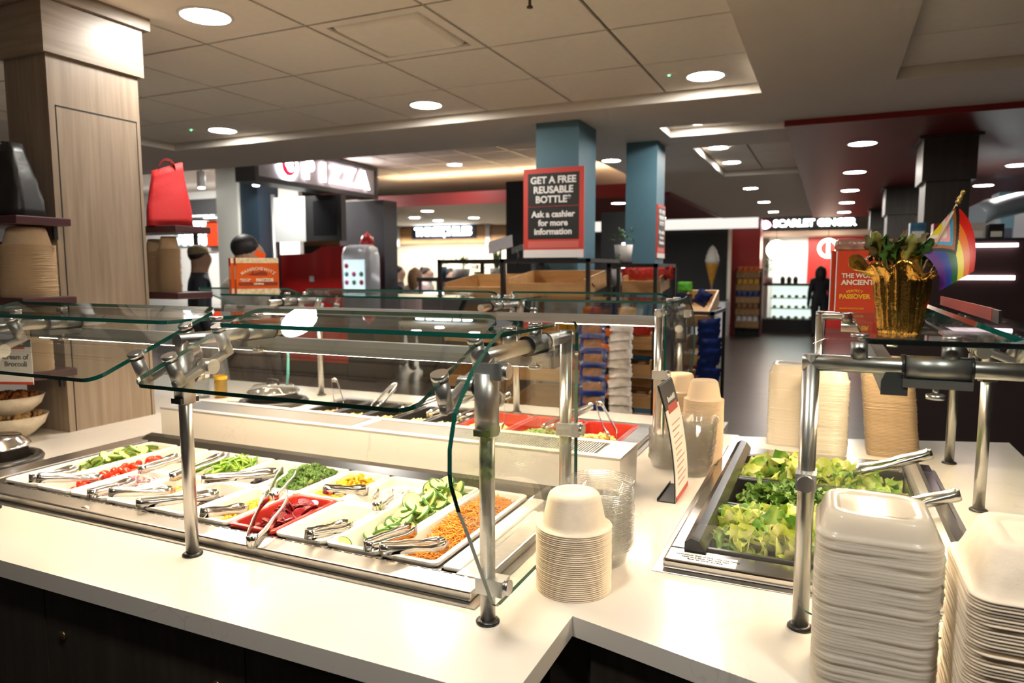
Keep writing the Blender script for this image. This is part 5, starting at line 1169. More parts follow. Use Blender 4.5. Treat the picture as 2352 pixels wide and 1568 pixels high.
# tablets on the rack rails
for (x, y, z, ry, lab, m_) in ((-2.34, 4.98, 1.705, -.25, 'grey tablet screen on a stand above the side rack', mat('tablet_grey', (.22, .20, .21), .3)), (-1.70, 3.86, 1.66, -.3, 'small black tag holder clipped on the poster rack rail', POSK)):
    t = thing('tablet_stand', lab, 'tablet', (x, y, z)); s = 1.0 if m_ is not POSK else .38
    MB().cyl((0, 0, -.08), (0, 0, .02), .006, 8).build('stem', BLKM, t); MB().box((-.105 * s, -.004, 0), (.105 * s, .004, .105 * s), M=Matrix.Translation((0, 0, .01)) @ Matrix.Rotation(ry, 4, 'Y') @ Matrix.Rotation(-.4, 4, 'X')).build('panel', m_, t)
t = thing('rack_post', 'thin black stand under the grey tablet', 'stand', (-2.34, 4.98, 0)); MB().cyl((0, 0, 0), (0, 0, 1.63), .012, 8).build('pole', BLKM, t); MB().lathe([(.12, 0), (.12, .01), (.0001, .012)], 20).build('foot', BLKM, t)
# ------------------------------------------------------------------ walkway end: freezer, cone, red pillar rack, ginger stall
BLKW = mat('black_wall_paint', (.012, .012, .013), .6)
struct(MB().box((-7.0, 16.9, 0), (-2.16, 17.0, 2.56)).build('wall_black', BLKW)); struct(MB().box((-7.0, 16.85, 2.50), (-1.5, 16.9, 2.74)).build('trim_1', mat('white_band', (.85, .83, .78), .5, emit=.4, ecol=(1, .97, .9))))
t = thing('freezer_chest', 'white ice cream chest freezer with dark lettering beside the black wall', 'freezer', (-2.45, 16.2, 0))
bevel(MB().box((-.42, -.35, .08), (.42, .35, .86)).build('body', mat('freezer_white', (.62, .62, .66), .35), t), .02, 3); MB().box((-.40, -.33, .86), (.40, .33, .90)).build('lid', sheet('freezer_glass', (.8, .85, .88)), t); MB().box((-.36, -.3, 0), (.36, .3, .08)).build('plinth', BLACKP, t)
text('lettering', 'FREEZER', mat('grey_lettering', (.15, .15, .16), .5), t, (0, -.356, .55), (PI / 2, .35, 0), size=.19, bold=.02, ext=.002)
t = thing('cone_sign', 'giant soft-serve ice cream cone sign standing by the black wall', 'sign', (-2.36, 16.0, 0))
MB().cyl((0, 0, 0), (0, 0, 1.25), .02, 10).build('pole', STEELD, t); MB().lathe([(.0001, 1.20), (.03, 1.24), (.13, 1.66), (.14, 1.70), (.0001, 1.70)], 20).build('cone', mat('wafer_gold', (.50, .24, .03), .5, noise=.3, nscale=20), t)
MB().lathe([(.13, 1.70), (.155, 1.76), (.135, 1.82), (.14, 1.85), (.10, 1.94), (.105, 1.96), (.05, 2.05), (.0001, 2.10)], 20).build('soft_serve', mat('cream_white', (.72, .70, .66), .4), t)
t = thing('basket_rack', 'tall rack of five wicker snack baskets against the red pillar', 'display rack', (-1.71, 17.3, 0))
for s in (-.29, .29): MB().box((s - .02, -.02, 0), (s + .02, .25, 1.58)).build('side', mat('rack_maroon', (.08, .015, .012), .5), t)
MB().box((-.29, .22, 0), (.29, .25, 1.58)).build('back_panel', BLKM, t)
_bk = MB().box((-.26, -.12, 0), (.26, .20, .14)).mesh('basket', mat('wicker', (.30, .17, .07), .7, noise=.3, nscale=30, bump=.5, bscale=60))
for k in range(5):
    place('basket', _bk, t, (0, 0, .22 + .29 * k), rot=(.15, 0, 0))
for k in range(5):
    for j in range(4): snack(('white', 'brown', 'blue', 'gold', 'orange')[k], .11, .13, (-1.90 + .125 * j, 17.25, .41 + .29 * k), (.1, 0, .2), 'small %s pack in basket row %s of the pillar rack' % (('pale', 'brown', 'blue', 'golden', 'orange')[k], ('lowest', 'second', 'middle', 'fourth', 'top')[k]), 'packs in the pillar rack %s row' % ('lowest', 'second', 'middle', 'fourth', 'top')[k])
GIN = mat('ginger_wall_lit', (.85, .86, .80), .6)
struct(MB().box((-1.50, 20.3, 0), (-.53, 20.4, 2.6)).build('wall_stall_white', GIN)); struct(MB().box((-.53, 20.25, 0), (.9, 20.4, 2.6)).build('wall_stall_red', mat('red_gloss', (.45, .018, .012), .4)))
struct(MB().box((-1.6, 19.0, 2.40), (.9, 20.3, 2.52)).build('trim_2', mat('stall_soffit', (.55, .48, .40), .6)))
sg = thing('stall_sign', 'lit black SCARLET GINGER stall sign with flower emblem', 'sign', (-.53, 18.95, 2.70))
MB().box((-1.12, 0, -.16), (1.12, .06, .16)).build('board', POSK, sg)
SGL = mat('sign_white_glow', (1, 1, 1), .5, emit=7, ecol=(.88, .95, 1.0)); SGP = mat('sign_pink_glow', (1, .3, .4), .5, emit=4, ecol=(1, .35, .5))
text('lettering', 'SCARLET GINGER', SGL, sg, (.14, -.015, 0), F_, size=.235, bold=.03, ext=.008)
fl = MB()
for k in range(7): a = PI * (k + .5) / 7; fl.ball((.09 * math.cos(a), 0, .09 * math.sin(a) - .05), .045, 8, 6, 0, (1, .3, 1.2))
fl.build('flower_emblem', SGP, sg, (-.98, -.02, 0)); fl = MB(); fl.ball((0, 0, -.02), .07, 10, 8, 0, (1.2, .3, .8)); fl.build('emblem_heart', SGL, sg, (-.98, -.03, -.04))
for x, z, lab in ((-1.21, 2.05, 'glowing ring pendant lamp near the lit stall wall'), (-.04, 2.07, 'glowing ring pendant lamp before the red stall wall')):
    t = thing('ring_lamp', lab, 'pendant lamp', (x, 18.6, z)); RG = mat('ring_glow', (1, .8, .65), .5, emit=9, ecol=(1, .78, .60))
    MB().tube([(.20 * math.cos(2 * PI * k / 24), 0, .20 * math.sin(2 * PI * k / 24)) for k in range(25)], .032, 8, caps=False).build('ring', RG, t); MB().cyl((.0, 0, -.19), (.0, 0, .19), .03, 8).build('tube', RG, t); MB().cyl((0, 0, .22), (0, 0, .97), .006, 6).build('cord', BLACKP, t)
cs_ = thing('display_case', 'lit glass bakery display case on a black base under the stall sign', 'display case', (-.80, 18.6, 0))
MB().box((-.72, 0, 0), (.72, .7, .33)).build('base', BLKW, cs_); MB().box((-.72, 0, 1.16), (.72, .7, 1.22)).build('top', POSK, cs_); MB().box((-.52, .66, .33), (.62, .7, 1.16)).build('back', mat('case_lit', (.75, .85, .80), .5, emit=.5, ecol=(.85, 1, .92)), cs_)
MB().box((-.52, 0, .33), (.62, .01, 1.16)).build('glass', GLASS, cs_)
for z in (.58, .84): MB().box((-.52, .1, z), (.62, .66, z + .015)).build('shelf', mat('case_shelf', (.6, .66, .64), .3), cs_)
PAS = [mat('pastry_yellow', (.80, .50, .08), .5), mat('pastry_white', (.80, .80, .72), .5), mat('pastry_orange', (.70, .28, .05), .5)]
pm_ = [MB().ball((0, 0, 0), .05, 8, 6, 0, (1, 1, .8)).mesh('pastry', m_) for m_ in PAS]
for k in range(18):
    r_ = k // 6; tag(place('pastry', pm_[(k * 7 + r_) % 3], None, (-1.22 + .17 * (k % 6), 18.85, (.37, .635, .895)[r_])), '%s pastry on the %s shelf of the display case' % (('yellow', 'white', 'orange')[(k * 7 + r_) % 3], ('bottom', 'middle', 'upper')[r_]), 'pastry', 'pastries on the %s case shelf' % ('bottom', 'middle', 'upper')[r_])
for k in range(3): tag(MB().lathe([(.0001, 0), (.05, 0), (.06, .12), (.03, .17), (.0001, .18)], 12).build('jar', POSK, None, (-1.05 + .15 * k, 18.9, 1.22)), ('first', 'second', 'third')[k] + ' dark jar from the plant on the case top', 'jar', 'jars on the case top')
# plants
def bush(label, loc, pot_r, pot_h, potm, h, r, n, leafm_, seed, upright=False):
    t = thing('potted_plant', label, 'potted plant', loc); q = random.Random(seed)
    MB().lathe([(.0001, 0), (pot_r * .8, 0), (pot_r, pot_h), (pot_r * .9, pot_h), (.0001, pot_h * .9)], 18, caps=False).build('pot', potm, t); b = MB()
    for k in range(n):
        a = q.uniform(0, 6.28); rr = r * q.random() * (.5 if upright else 1); zz = pot_h + h * q.uniform(.2, 1)
        if upright: b.ribbon([(rr * .3 * math.cos(a), rr * .3 * math.sin(a), pot_h * .9), (rr * .7 * math.cos(a), rr * .7 * math.sin(a), (pot_h + zz) / 2), (rr * math.cos(a), rr * math.sin(a), zz)], [.03, .035, .004], .003, wdir=(math.sin(a), -math.cos(a), .01))
        else:
            c0 = Vector((rr * math.cos(a), rr * math.sin(a), zz)); d0 = Vector((math.cos(a), math.sin(a), q.uniform(-.5, .8))).normalized() * q.uniform(.04, .09) * (r / .12); b.ribbon([c0, c0 + d0 * .5 + Vector((0, 0, .01)), c0 + d0], [.004, .03 * r / .12, .003], .002)
    b.build('foliage', leafm_, t)
    return t
PLG = mat('plant_green', (.05, .14, .025), .5, noise=.4, nscale=30); POTW = mat('pot_white', (.55, .52, .50), .5)
bush('leafy green plant on the case beside the red pillar', (-1.36, 18.7, 1.22), .10, .15, POTW, .45, .2, 60, PLG, 1)
# person figures
def person_mat(name, top, low, skin, zn, zw):
    m, nt, b = _nt(name); tc = nt.nodes.new('ShaderNodeTexCoord'); sp = nt.nodes.new('ShaderNodeSeparateXYZ'); nt.links.new(tc.outputs['Object'], sp.inputs[0])
    r = nt.nodes.new('ShaderNodeValToRGB'); r.color_ramp.interpolation = 'CONSTANT'; e = r.color_ramp.elements
    e[0].position = 0; e[0].color = col4(low); e[1].position = zw / 2; e[1].color = col4(top); k = e.new(zn / 2); k.color = col4(skin)
    mu = nt.nodes.new('ShaderNodeMath'); mu.operation = 'MULTIPLY'; mu.inputs[1].default_value = .5; nt.links.new(sp.outputs['Z'], mu.inputs[0]); nt.links.new(mu.outputs[0], r.inputs[0]); nt.links.new(r.outputs[0], b.inputs['Base Color']); b.inputs['Roughness'].default_value = .7
    return m
def person(label, loc, rz, height, top, low, skin, hair, style, hat=None, lean=0.0):
    s = height / 1.72; t = thing('person', label, 'person', loc, rz)
    V = [(0, 0, .95, .13, .10), (0, 0, 1.12, .125, .095), (0, -.005, 1.30, .15, .105), (0, 0, 1.41, .10, .075), (0, -.01, 1.49, .052, .055), (0, -.025, 1.57, .066, .082), (0, -.03, 1.64, .074, .092), (0, -.02, 1.71, .05, .06)]
    E = [(k, k + 1) for k in range(7)]
    for sg_ in (-1, 1):
        o = len(V); V += [(sg_ * .10, 0, .88, .085, .09), (sg_ * .10, -.015, .50, .055, .06), (sg_ * .105, .02, .09, .04, .042), (sg_ * .115, -.13, .04, .035, .03)]; E += [(0, o), (o, o + 1), (o + 1, o + 2), (o + 2, o + 3)]
        o = len(V); V += [(sg_ * .17, 0, 1.385, .055, .06), (sg_ * .235, .02, 1.12, .042, .045), (sg_ * .235, -.05, .88, .030, .030), (sg_ * .235, -.075, .80, .026, .036)]; E += [(3, o), (o, o + 1), (o + 1, o + 2), (o + 2, o + 3)]
        for f in range(4): p0 = len(V); V += [(sg_ * .235, -.055 - .017 * f, .745 - .004 * (f in (1, 2)), .0085, .0085), (sg_ * .228, -.058 - .017 * f, .705 - .008 * (f in (1, 2)), .007, .007)]; E += [(o + 3, p0), (p0, p0 + 1)]
        p0 = len(V); V += [(sg_ * .215, -.105, .79, .010, .010), (sg_ * .205, -.115, .755, .008, .008)]; E += [(o + 3, p0), (p0, p0 + 1)]
    p0 = len(V); V += [(0, -.128, 1.605, .012, .014)]; E += [(5, p0)]
    me = bpy.data.meshes.new('body'); me.from_pydata([(x * s, y * s + lean * max(0, z - .9), z * s) for x, y, z, a, b_ in V], E, [])
    o = place('body', me, t); md = o.modifiers.new('skin', 'SKIN'); sv = me.skin_vertices
    if len(sv):
        for k, v in enumerate(V): sv[0].data[k].radius = (v[3] * s * 1.3, v[4] * s * 1.3)
        sv[0].data[0].use_root = True
    o.modifiers.new('sub', 'SUBSURF').levels = 2; o.modifiers['sub'].render_levels = 2
    me.materials.append(person_mat('body_' + t.name, top, low, skin, 1.475 * s, .92 * s))
    hm = mat('hair_%.3f_%.3f' % (hair[0], hair[1]), hair, .55, noise=.3, nscale=50, bump=.4, bscale=150, stretch=(1, 1, .2)); C_ = Vector((0, -.02, 1.64)) * s + Vector((0, lean * .74, 0))
    b = MB()
    if style == 'short': b.ball(C_ + Vector((0, .018, .028)) * s, .098 * s, 18, 12, 0, (.90, 1.02, .92))
    elif style == 'bun': b.ball(C_ + Vector((0, .018, .024)) * s, .095 * s, 18, 12, 0, (.90, 1.0, .92)); b.ball(C_ + Vector((0, .10, .075)) * s, .045 * s, 12, 8)
    else:
        rings = []
        for k in range(9):
            f = k / 8; z = .115 - .50 * f; w = (.02 if k == 0 else .085 + .05 * math.sin(PI * min(1, f * 1.3))); rings.append([(w * math.cos(a), .03 + .02 * f + (w * .9) * math.sin(a) * (1 if math.sin(a) > 0 else .55), z) for a in [2 * PI * i / 18 for i in range(18)]])
        loft(b, rings, M=Matrix.Translation(C_) @ Matrix.Scale(s, 4))
    b.build('hair', hm, t)
    e = MB()
    for sg_ in (-1, 1): e.ball(C_ + Vector((sg_ * .032, -.092, 0)) * s, .009 * s, 8, 6)
    e.build('eye', INK, t)['kind'] = 'stuff'
    e = MB().ball(C_ + Vector((0, -.088, -.055)) * s, .018 * s, 8, 6, 0, (1.2, .5, .35)); e.build('mouth', mat('lip_tone', (.30, .10, .08), .5), t)
    if hat:
        hmt = mat('cap_tan', hat, .8, noise=.2, nscale=40, bump=.3, bscale=200); b = MB()
        b.lathe([(.104 * s, 0), (.106 * s, .03 * s), (.095 * s, .065 * s), (.06 * s, .088 * s), (.0001, .095 * s)], 22, M=Matrix.Translation(C_ + Vector((0, .012, .035)) * s) @ Matrix.Rotation(-.12, 4, 'X'), caps=False); b.build('cap', hmt, t)
        MB().prism([(-.075 * s, -.07 * s), (.075 * s, -.07 * s), (.07 * s, -.14 * s), (.035 * s, -.175 * s), (-.035 * s, -.175 * s), (-.07 * s, -.14 * s)], 0, .008, M=Matrix.Translation(C_ + Vector((0, 0, .045)) * s)).build('cap_brim', hmt, t)
        b = MB(); b.ball(C_ + Vector((0, -.055, -.055)) * s, .062 * s, 12, 8, 0, (.95, .75, .8)); b.build('beard', hm, t)
    return t
person('man in tan cap and dark jacket seen from behind', (-6.34, 5.65, 0), 2.5, 1.79, (.018, .022, .03), (.02, .02, .025), (.34, .19, .12), (.012, .009, .008), 'short', (.22, .165, .09))
person('black-haired person in pale shirt behind the orange matzo boxes', (-3.95, 3.95, 0), 2.9, 1.79, (.48, .43, .38), (.03, .03, .04), (.42, .25, .17), (.008, .007, .008), 'short')
person('woman with long brown hair queueing by the far counter', (-5.70, 9.1, 0), PI, 1.575, (.60, .42, .40), (.03, .04, .07), (.50, .30, .22), (.14, .075, .03), 'long')
person('dark-haired person in black standing behind the long-haired woman', (-6.35, 9.6, 0), 2.0, 1.60, (.02, .02, .025), (.03, .03, .04), (.45, .27, .19), (.015, .01, .009), 'short')
person('person with hair bun in pale top farther down the queue', (-6.24, 10.3, 0), 1.8, 1.585, (.55, .50, .46), (.03, .03, .04), (.45, .27, .19), (.03, .015, .012), 'bun')
person('dark-haired person at the end of the queue', (-6.05, 10.8, 0), 1.2, 1.565, (.02, .02, .025), (.03, .03, .04), (.45, .27, .19), (.02, .012, .01), 'short')
person('person in black coat with long dark hair under the stall sign', (-.17, 17.4, 0), PI + .3, 1.62, (.010, .010, .014), (.012, .012, .016), (.40, .25, .18), (.010, .008, .008), 'long')
person('person in dark clothes standing by the blue shop front', (1.42, 7.6, 0), 1.2, 1.60, (.012, .014, .022), (.012, .012, .016), (.35, .2, .14), (.010, .008, .008), 'short')
# ------------------------------------------------------------------ blue shop on the walkway side
struct(MB().box((2.2, 8.6, 0), (2.3, 16, 2.555)).build('wall_shop', mat('shop_blue', (.035, .055, .085), .5)))
t = thing('shop_pillar', 'slate blue pillar of the shop front beside the lit columns', 'pillar', (0, 0, 0)); MB().box((1.70, 9.3, 0), (1.82, 9.6, 2.3)).build('shaft', BLUEP, t); MB().box((1.66, 9.25, 2.3), (1.86, 9.65, 2.40)).build('head', BLUEP, t)
lc = thing('lit_column', 'cold drink cooler with two dotted white light columns', 'cooler', (1.56, 9.0, 0))
MB().box((-.12, .05, 0), (.20, .6, 2.0)).build('cabinet', mat('cooler_dark', (.02, .022, .035), .4), lc); LCG = mat('cool_white_glow', (.9, 1, .95), .5, emit=6, ecol=(.86, 1.0, .94))
for x in (-.045, .055): MB().box((x - .025, .03, 1.15), (x + .025, .05, 1.62)).build('light_tube', LCG, lc)
MB().box((-.06, .02, 1.72), (.075, .05, 1.80)).build('light_panel', mat('warm_white_glow', (1, 1, .95), .5, emit=9, ecol=(1, .97, .9)), lc)
t = thing('duct', 'grey metal duct curving along the dark shop soffit', 'duct', (0, 0, 0)); MB().tube([(1.15, 7.4, 2.02), (1.30, 7.7, 2.10), (1.6, 8.0, 2.18), (2.1, 8.2, 2.20), (2.6, 8.2, 2.2)], .10, 14).build('pipe', mat('duct_grey', (.30, .34, .38), .35, .4), t); MB().cyl((2.0, 8.18, 2.28), (2.0, 8.18, 2.555), .01, 6).build('hanger', BLKM, t)
t = thing('menu_board', 'bright multicolour menu board beside the blue shop pillar', 'menu board', (2.19, 9.0, 1.3)); MB().box((-.03, 0, 0), (0, .35, .75)).build('board', POSK, t)
for k, c_ in enumerate(((.30, .02, .02), (.55, .45, .04), (.05, .12, .35), (.05, .25, .08), (.30, .10, .02))): MB().box((-.034, .03, .62 - .14 * k), (-.03, .32, .73 - .14 * k)).build('panel', mat('menu_colour_%d' % k, c_, .5, emit=.5), t)
bush('dark leafy plant low beside the blue shop', (1.80, 8.15, .0), .2, .6, POSK, .9, .32, 150, PLG, 5)
sh = thing('checkout_shelf', 'dark cabinet of small boxes behind the gold pot and flag', 'cabinet', (.62, 5.2, 0)); MB().box((-.30, 0, 0), (.55, .5, 1.735)).build('body', mat('cabinet_dark', (.030, .012, .012), .5), sh); MB().box((-.32, -.03, 1.735), (.57, .52, 1.755)).build('top', POSK, sh)
LP = mat('pink_tube_glow', (1, .8, .82), .5, emit=3.0, ecol=(1, .76, .80))
MB().box((.05, -.04, 1.70), (.42, -.03, 1.722)).build('light_strip', LP, sh); MB().box((.10, -.015, 1.50), (.42, -.005, 1.525)).build('light_strip', LP, sh)
for k, (x, w_, h_, m_, lab) in enumerate(((-.15, .09, .11, BAGC['teal'], 'blue and white'), (-.02, .12, .10, BAGC['red'], 'red'), (.16, .10, .10, POTW, 'white'), (.28, .08, .09, BLKM, 'black'))):
    t = thing('carton', '%s small carton standing on the dark cabinet behind the pot' % lab, 'carton', (.62 + x, 5.25, 1.755)); MB().box((0, 0, 0), (w_, .12, h_)).build('box', m_, t); MB().box((.01, -.001, .01), (w_ - .01, 0, h_ * .5)).build('front_label', CARD, t)
# ------------------------------------------------------------------ pizza kiosk and red drink machine
pz = thing('kiosk_sign', 'black lightbox kiosk sign reading PIZZA with round emblem', 'sign', (-6.0, 6.2, 2.58))
KF = mat('kiosk_frame', (.018, .020, .026), .45); MB().box((-.30, 0, 0), (0, 2.4, .06)).box((-.30, 0, .40), (0, 2.4, .45)).box((-.30, 0, .06), (0, .06, .40)).box((-.30, 2.34, .06), (0, 2.4, .40)).box((-.30, .06, .06), (-.06, 2.34, .40)).build('frame', KF, pz)
MB().box((-.06, .06, .06), (-.02, 2.34, .40)).build('face', mat('sign_face_grey', (.34, .33, .36), .35), pz)
PZL = mat('pizza_white_glow', (1, 1, 1), .5, emit=9, ecol=(1.0, .97, .98)); PZR = mat('pizza_red', (.55, .01, .03), .4, emit=.6, ecol=(.8, .02, .06))
for s_, y in zip('PIZZA', (.92, 1.20, 1.47, 1.75, 2.05)):
    text('letter_return', s_, PZR, pz, (-.005, y + .022, .225), (PI / 2, 0, PI / 2), size=.33, bold=.035, ext=.006); text('letter', s_, PZL, pz, (.012, y, .225), (PI / 2, 0, PI / 2), size=.33, bold=.03, ext=.004)
MB().lathe([(.165, 0), (.165, .02), (.125, .02), (.125, 0)], 30, M=Matrix.Translation((-.01, .55, .235)) @ Matrix.Rotation(PI / 2, 4, 'Y'), caps=False).build('emblem_ring', PZL, pz)
e = MB(); MZ = Matrix.Translation((.0, .55, .235)) @ Matrix.Rotation(PI / 2, 4, 'Y'); e.lathe([(.12, 0), (.12, .012), (.0001, .012)], 24, M=MZ); e.build('emblem_disc', PZR, pz)
e = MB(); e.ball((.016, .53, .255), .045, 10, 8, 0, (.2, 1, 1)); e.ball((.016, .57, .21), .055, 10, 8, 0, (.2, 1, .8)); e.ball((.016, .585, .275), .03, 10, 8, 0, (.2, 1, 1)); e.build('emblem_figure', PZL, pz)
kc = thing('kiosk_column', 'dark kiosk column with grey side panel and blank screen', 'kiosk', (0, 0, 0))
MB().box((-6.75, 8.66, 0), (-5.95, 9.0, 2.58)).build('core', KF, kc); MB().box((-6.99, 7.55, 1.95), (-6.45, 7.60, 2.55)).build('side_panel', mat('panel_grey', (.45, .47, .46), .3), kc); MB().box((-6.44, 7.56, 1.95), (-5.86, 7.66, 2.55)).build('screen_frame', POSK, kc); MB().box((-6.32, 7.555, 2.03), (-5.94, 7.56, 2.48)).build('screen', mat('screen_off', (.008, .008, .009), .15), kc)
MB().cyl((-7.05, 7.6, 0), (-7.05, 7.6, 2.6), .03, 12).build('pole', STEELD, kc)
rm = thing('drink_machine', 'big red frozen drink machine with a clear dispenser front', 'drink machine', (0, 0, 0))
RDM = mat('machine_red', (.42, .010, .008), .30, coat=.4)
mm_ = MB(); mm_.prism([(-7.5, .25), (-6.15, .25), (-6.15, 1.90), (-6.55, 1.90), (-6.75, 1.80), (-7.5, 1.78)], 8.0, 8.6, M=Matrix(((1, 0, 0, 0), (0, 0, 1, 0), (0, 1, 0, 0), (0, 0, 0, 1)))); bevel(mm_.build('body', RDM, rm), .03, 3)
MB().box((-7.45, 8.05, 0), (-6.2, 8.55, .25)).build('plinth', BLKW, rm)
dsp = MB(); loft(dsp, [[(-5.78 + x, 7.85 + y, z) for x, y in rrect(.46 - d, .30 - d, .06, 5)] for d, z in ((0, .9), (0, 1.75), (.04, 1.86), (.14, 1.90))]); dsp.build('dispenser', mat('dispenser_pale', (.55, .60, .64), .2, noise=.15, nscale=6), rm)
MB().box((-5.95, 7.693, 1.30), (-5.61, 7.70, 1.70)).build('dispenser_screen', mat('screen_pale', (.5, .62, .66), .2, emit=.35, ecol=(.75, .95, 1)), rm)
for k in range(7): MB().ball((-5.90 + .12 * (k % 3), 7.69, 1.40 + .11 * (k // 3)), .035, 8, 6, 0, (1, .3, 1)).build('screen_button', mat('button_%d' % (k % 4), ((.6, .1, .3), (.1, .35, .25), (.5, .05, .08), (.15, .3, .4))[k % 4], .4), rm)
MB().box((-6.15, 8.0, 0), (-5.70, 8.5, .9)).build('dispenser_base', BLKW, rm); MB().box((-6.78, 7.985, 1.40), (-6.70, 7.99, 1.48)).build('sticker', POTW, rm)
MB().lathe([(.10, 0), (.08, .12), (.03, .16), (.0001, .2)], 12, c=(-5.85, 8.1, 1.90)).build('top_knob', RDM, rm)
# stall behind the man: lit bubble wall, red panel, dark band
struct(MB().box((-13, 9.9, 0), (-8.6, 10.0, 3.05)).build('wall_stall_pale', mat('stall_pale', (.50, .49, .47), .6)))
lb = thing('bubble_panel', 'backlit panel of pale round bubbles behind the red bag', 'light panel', (-11.1, 9.86, 2.02)); MB().box((-.55, .0, 0), (.48, .03, .70)).build('panel', mat('bubble_back', (.20, .26, .27), .4), lb)
_bb = MB().lathe([(.0001, -.012), (.075, -.010), (.085, 0)], 18, M=Matrix.Rotation(PI / 2, 4, 'X') @ Matrix.Scale(-1, 4, (0, 0, 1)), caps=False).mesh('bubble', mat('bubble_glow', (.85, 1, 1), .5, emit=2.6, ecol=(.86, .97, 1.0)))
for k in range(24): place('bubble', _bb, lb, (-.45 + .17 * (k % 6) + .06 * ((k // 6) % 2), -.004, .10 + .165 * (k // 6)), scale=.75 + .4 * ((k * 37) % 10) / 10)
t = thing('accent_board', 'glossy orange-red stall panel beside the bubble panel', 'wall panel', (-10.47, 9.8, 2.02)); MB().box((-.27, 0, 0), (.30, .08, .48)).build('panel', mat('panel_orange_red', (.40, .035, .01), .25), t); MB().box((-.29, -.01, -.03), (.32, .09, 0)).build('ledge', STEELP, t)
t = thing('stall_fascia', 'black fascia band above a grey pipe over the pale stall', 'fascia', (-10.7, 9.75, 2.55)); MB().box((-1.2, 0, .05), (1.0, .1, .34)).build('band', BLKW, t); MB().cyl((-1.2, .0, -.03), (1.0, .0, -.03), .05, 10).build('pipe', STEELP, t)
t = thing('prep_counter', 'grey steel prep counter behind the man in the cap', 'counter', (-10, 9.2, 0)); MB().box((-1.6, 0, .85), (1.6, .6, .9)).build('top', STEEL, t); MB().box((-1.55, .05, 0), (1.55, .58, .85)).build('body', STEELD, t); MB().box((1.0, .1, .9), (1.5, .5, 1.55)).build('warmer', mat('warmer_glass', (.35, .38, .34), .2), t)
# wedge-shaped ceiling light and spot lamps
t = thing('wedge_light', 'wedge-shaped bright ceiling light beyond the wood column', 'ceiling light', (-8.3, 9.0, 3.04)); WG = mat('wedge_glow', (1, 1, 1), .5, emit=8, ecol=(1, .98, .95)); MB().prism([(-.55, -.25), (-.05, -.18), (-.05, .18), (-.55, .25)], -.02, 0).build('panel', WG, t); MB().prism([(.10, -.15), (.55, -.04), (.55, .05), (.10, .15)], -.02, 0).build('panel', WG, t)
for x, y, z, lab in ((-8.15, 8.8, 3.05, 'dark hanging spot lamp in front of the wedge light'), (-8.05, 7.3, 3.05, 'white spot lamp above the cream pillar'), (-7.15, 7.4, 3.05, 'lit spot lamp beside the kiosk pole')):
    t = thing('spot_lamp', lab, 'spot lamp', (x, y, z)); MB().cyl((0, 0, 0), (0, 0, -.12), .012, 8).build('stem', BLKM, t); MB().cyl((0, 0, -.12), (.02, -.02, -.34), .055, 14).build('can', mat('spot_can', (.10, .09, .08), .4) if x < -8.1 else POTW, t); MB().ball((.02, -.02, -.345), .045, 10, 6, 0, (1, 1, .3)).build('lens', WG, t)
# ------------------------------------------------------------------ far chili stall
OAKB = wood('oak_fascia', (.24, .12, .045), (.32, .17, .065), (.38, .21, .09), .5, (1.5, 1.5, 10))
struct(MB().box((-16, 17.0, 2.30), (-7.2, 17.1, 2.784)).build('trim_3', OAKB)); struct(MB().box((-11.9, 17.4, 0), (-7.2, 17.5, 2.5)).build('wall_stall_cream', mat('stall_cream', (.80, .72, .55), .6))); struct(MB().box((-14, 17.3, 0), (-11.9, 17.5, 2.5)).build('wall_stall_tan', mat('stall_tan', (.30, .15, .06), .6)))
for k in range(3): MB().box((-13.4 + k * .01, 17.27, .5 + .75 * k), (-11.95, 17.3, .8 + .75 * k)).build('red_stripe', mat('red_gloss', (.45, .018, .012), .4), bpy.data.objects['wall_stall_tan'])
ch = thing('stall_sign', 'lit black THREE CHILES stall sign with pepper emblem', 'sign', (-9.72, 16.95, 2.60)); MB().box((-1.0, 0, -.19), (1.0, .05, .19)).build('board', mat('sign_navy', (.015, .02, .035), .4), ch)
SG2_ = mat('sign_cool_glow', (1, 1, 1), .5, emit=7, ecol=(.86, .95, 1.0)); text('lettering', 'THREE', SG2_, ch, (-.45, -.015, 0), F_, size=.30, bold=.045, ext=.008); text('lettering', 'CHILES', SG2_, ch, (.42, -.015, 0), F_, size=.30, bold=.045, ext=.008)
MB().tube([(-.02, -.02, .12), (-.0, -.02, .02), (.03, -.02, -.10), (.06, -.02, -.16)], [.03, .035, .025, .004], 8).build('pepper_emblem', SG2_, ch)
for x in (-11.2, -8.35): tag(MB().box((-.06, 0, -.30), (.06, .05, .24)).box((-.09, -.01, .20), (.09, .06, .26)).build('stall_bracket', POTW, None, (x, 16.94, 2.53)), 'pale bracket %s the lit chili sign' % ('well before' if x < -10 else 'just past'), 'bracket')
t = thing('stall_counter', 'black stall counter with bright lit deli strip', 'counter', (-4.75, 8.6, 0)); MB().box((-.62, 0, 1.40), (.75, .7, 1.46)).build('top', POSK, t); MB().box((-.60, .1, 0), (.73, .66, 1.18)).build('body', BLKW, t); MB().box((-.62, .55, 1.18), (.75, .66, 1.40)).build('back', BLKW, t)
MB().box((-.58, .12, 1.18), (.28, .5, 1.24)).build('lit_tray', mat('lit_tray_glow', (.9, .8, .85), .5, emit=2.2, ecol=(1, .88, .93)), t)
for x, lab in ((-.60, 0), (.71, 0)): MB().box((x, .02, 1.18), (x + .03, .06, 1.40)).build('post', BLKM, t)
bush('tall spiky green plant in a pale pot on the far counter', (-4.20, 8.8, 1.46), .10, .13, POTW, .36, .16, 16, PLG, 3, True)
bush('small trailing plant in a pale bowl on the far counter', (-4.75, 8.8, 1.46), .13, .12, POTW, .14, .16, 40, PLG, 4)
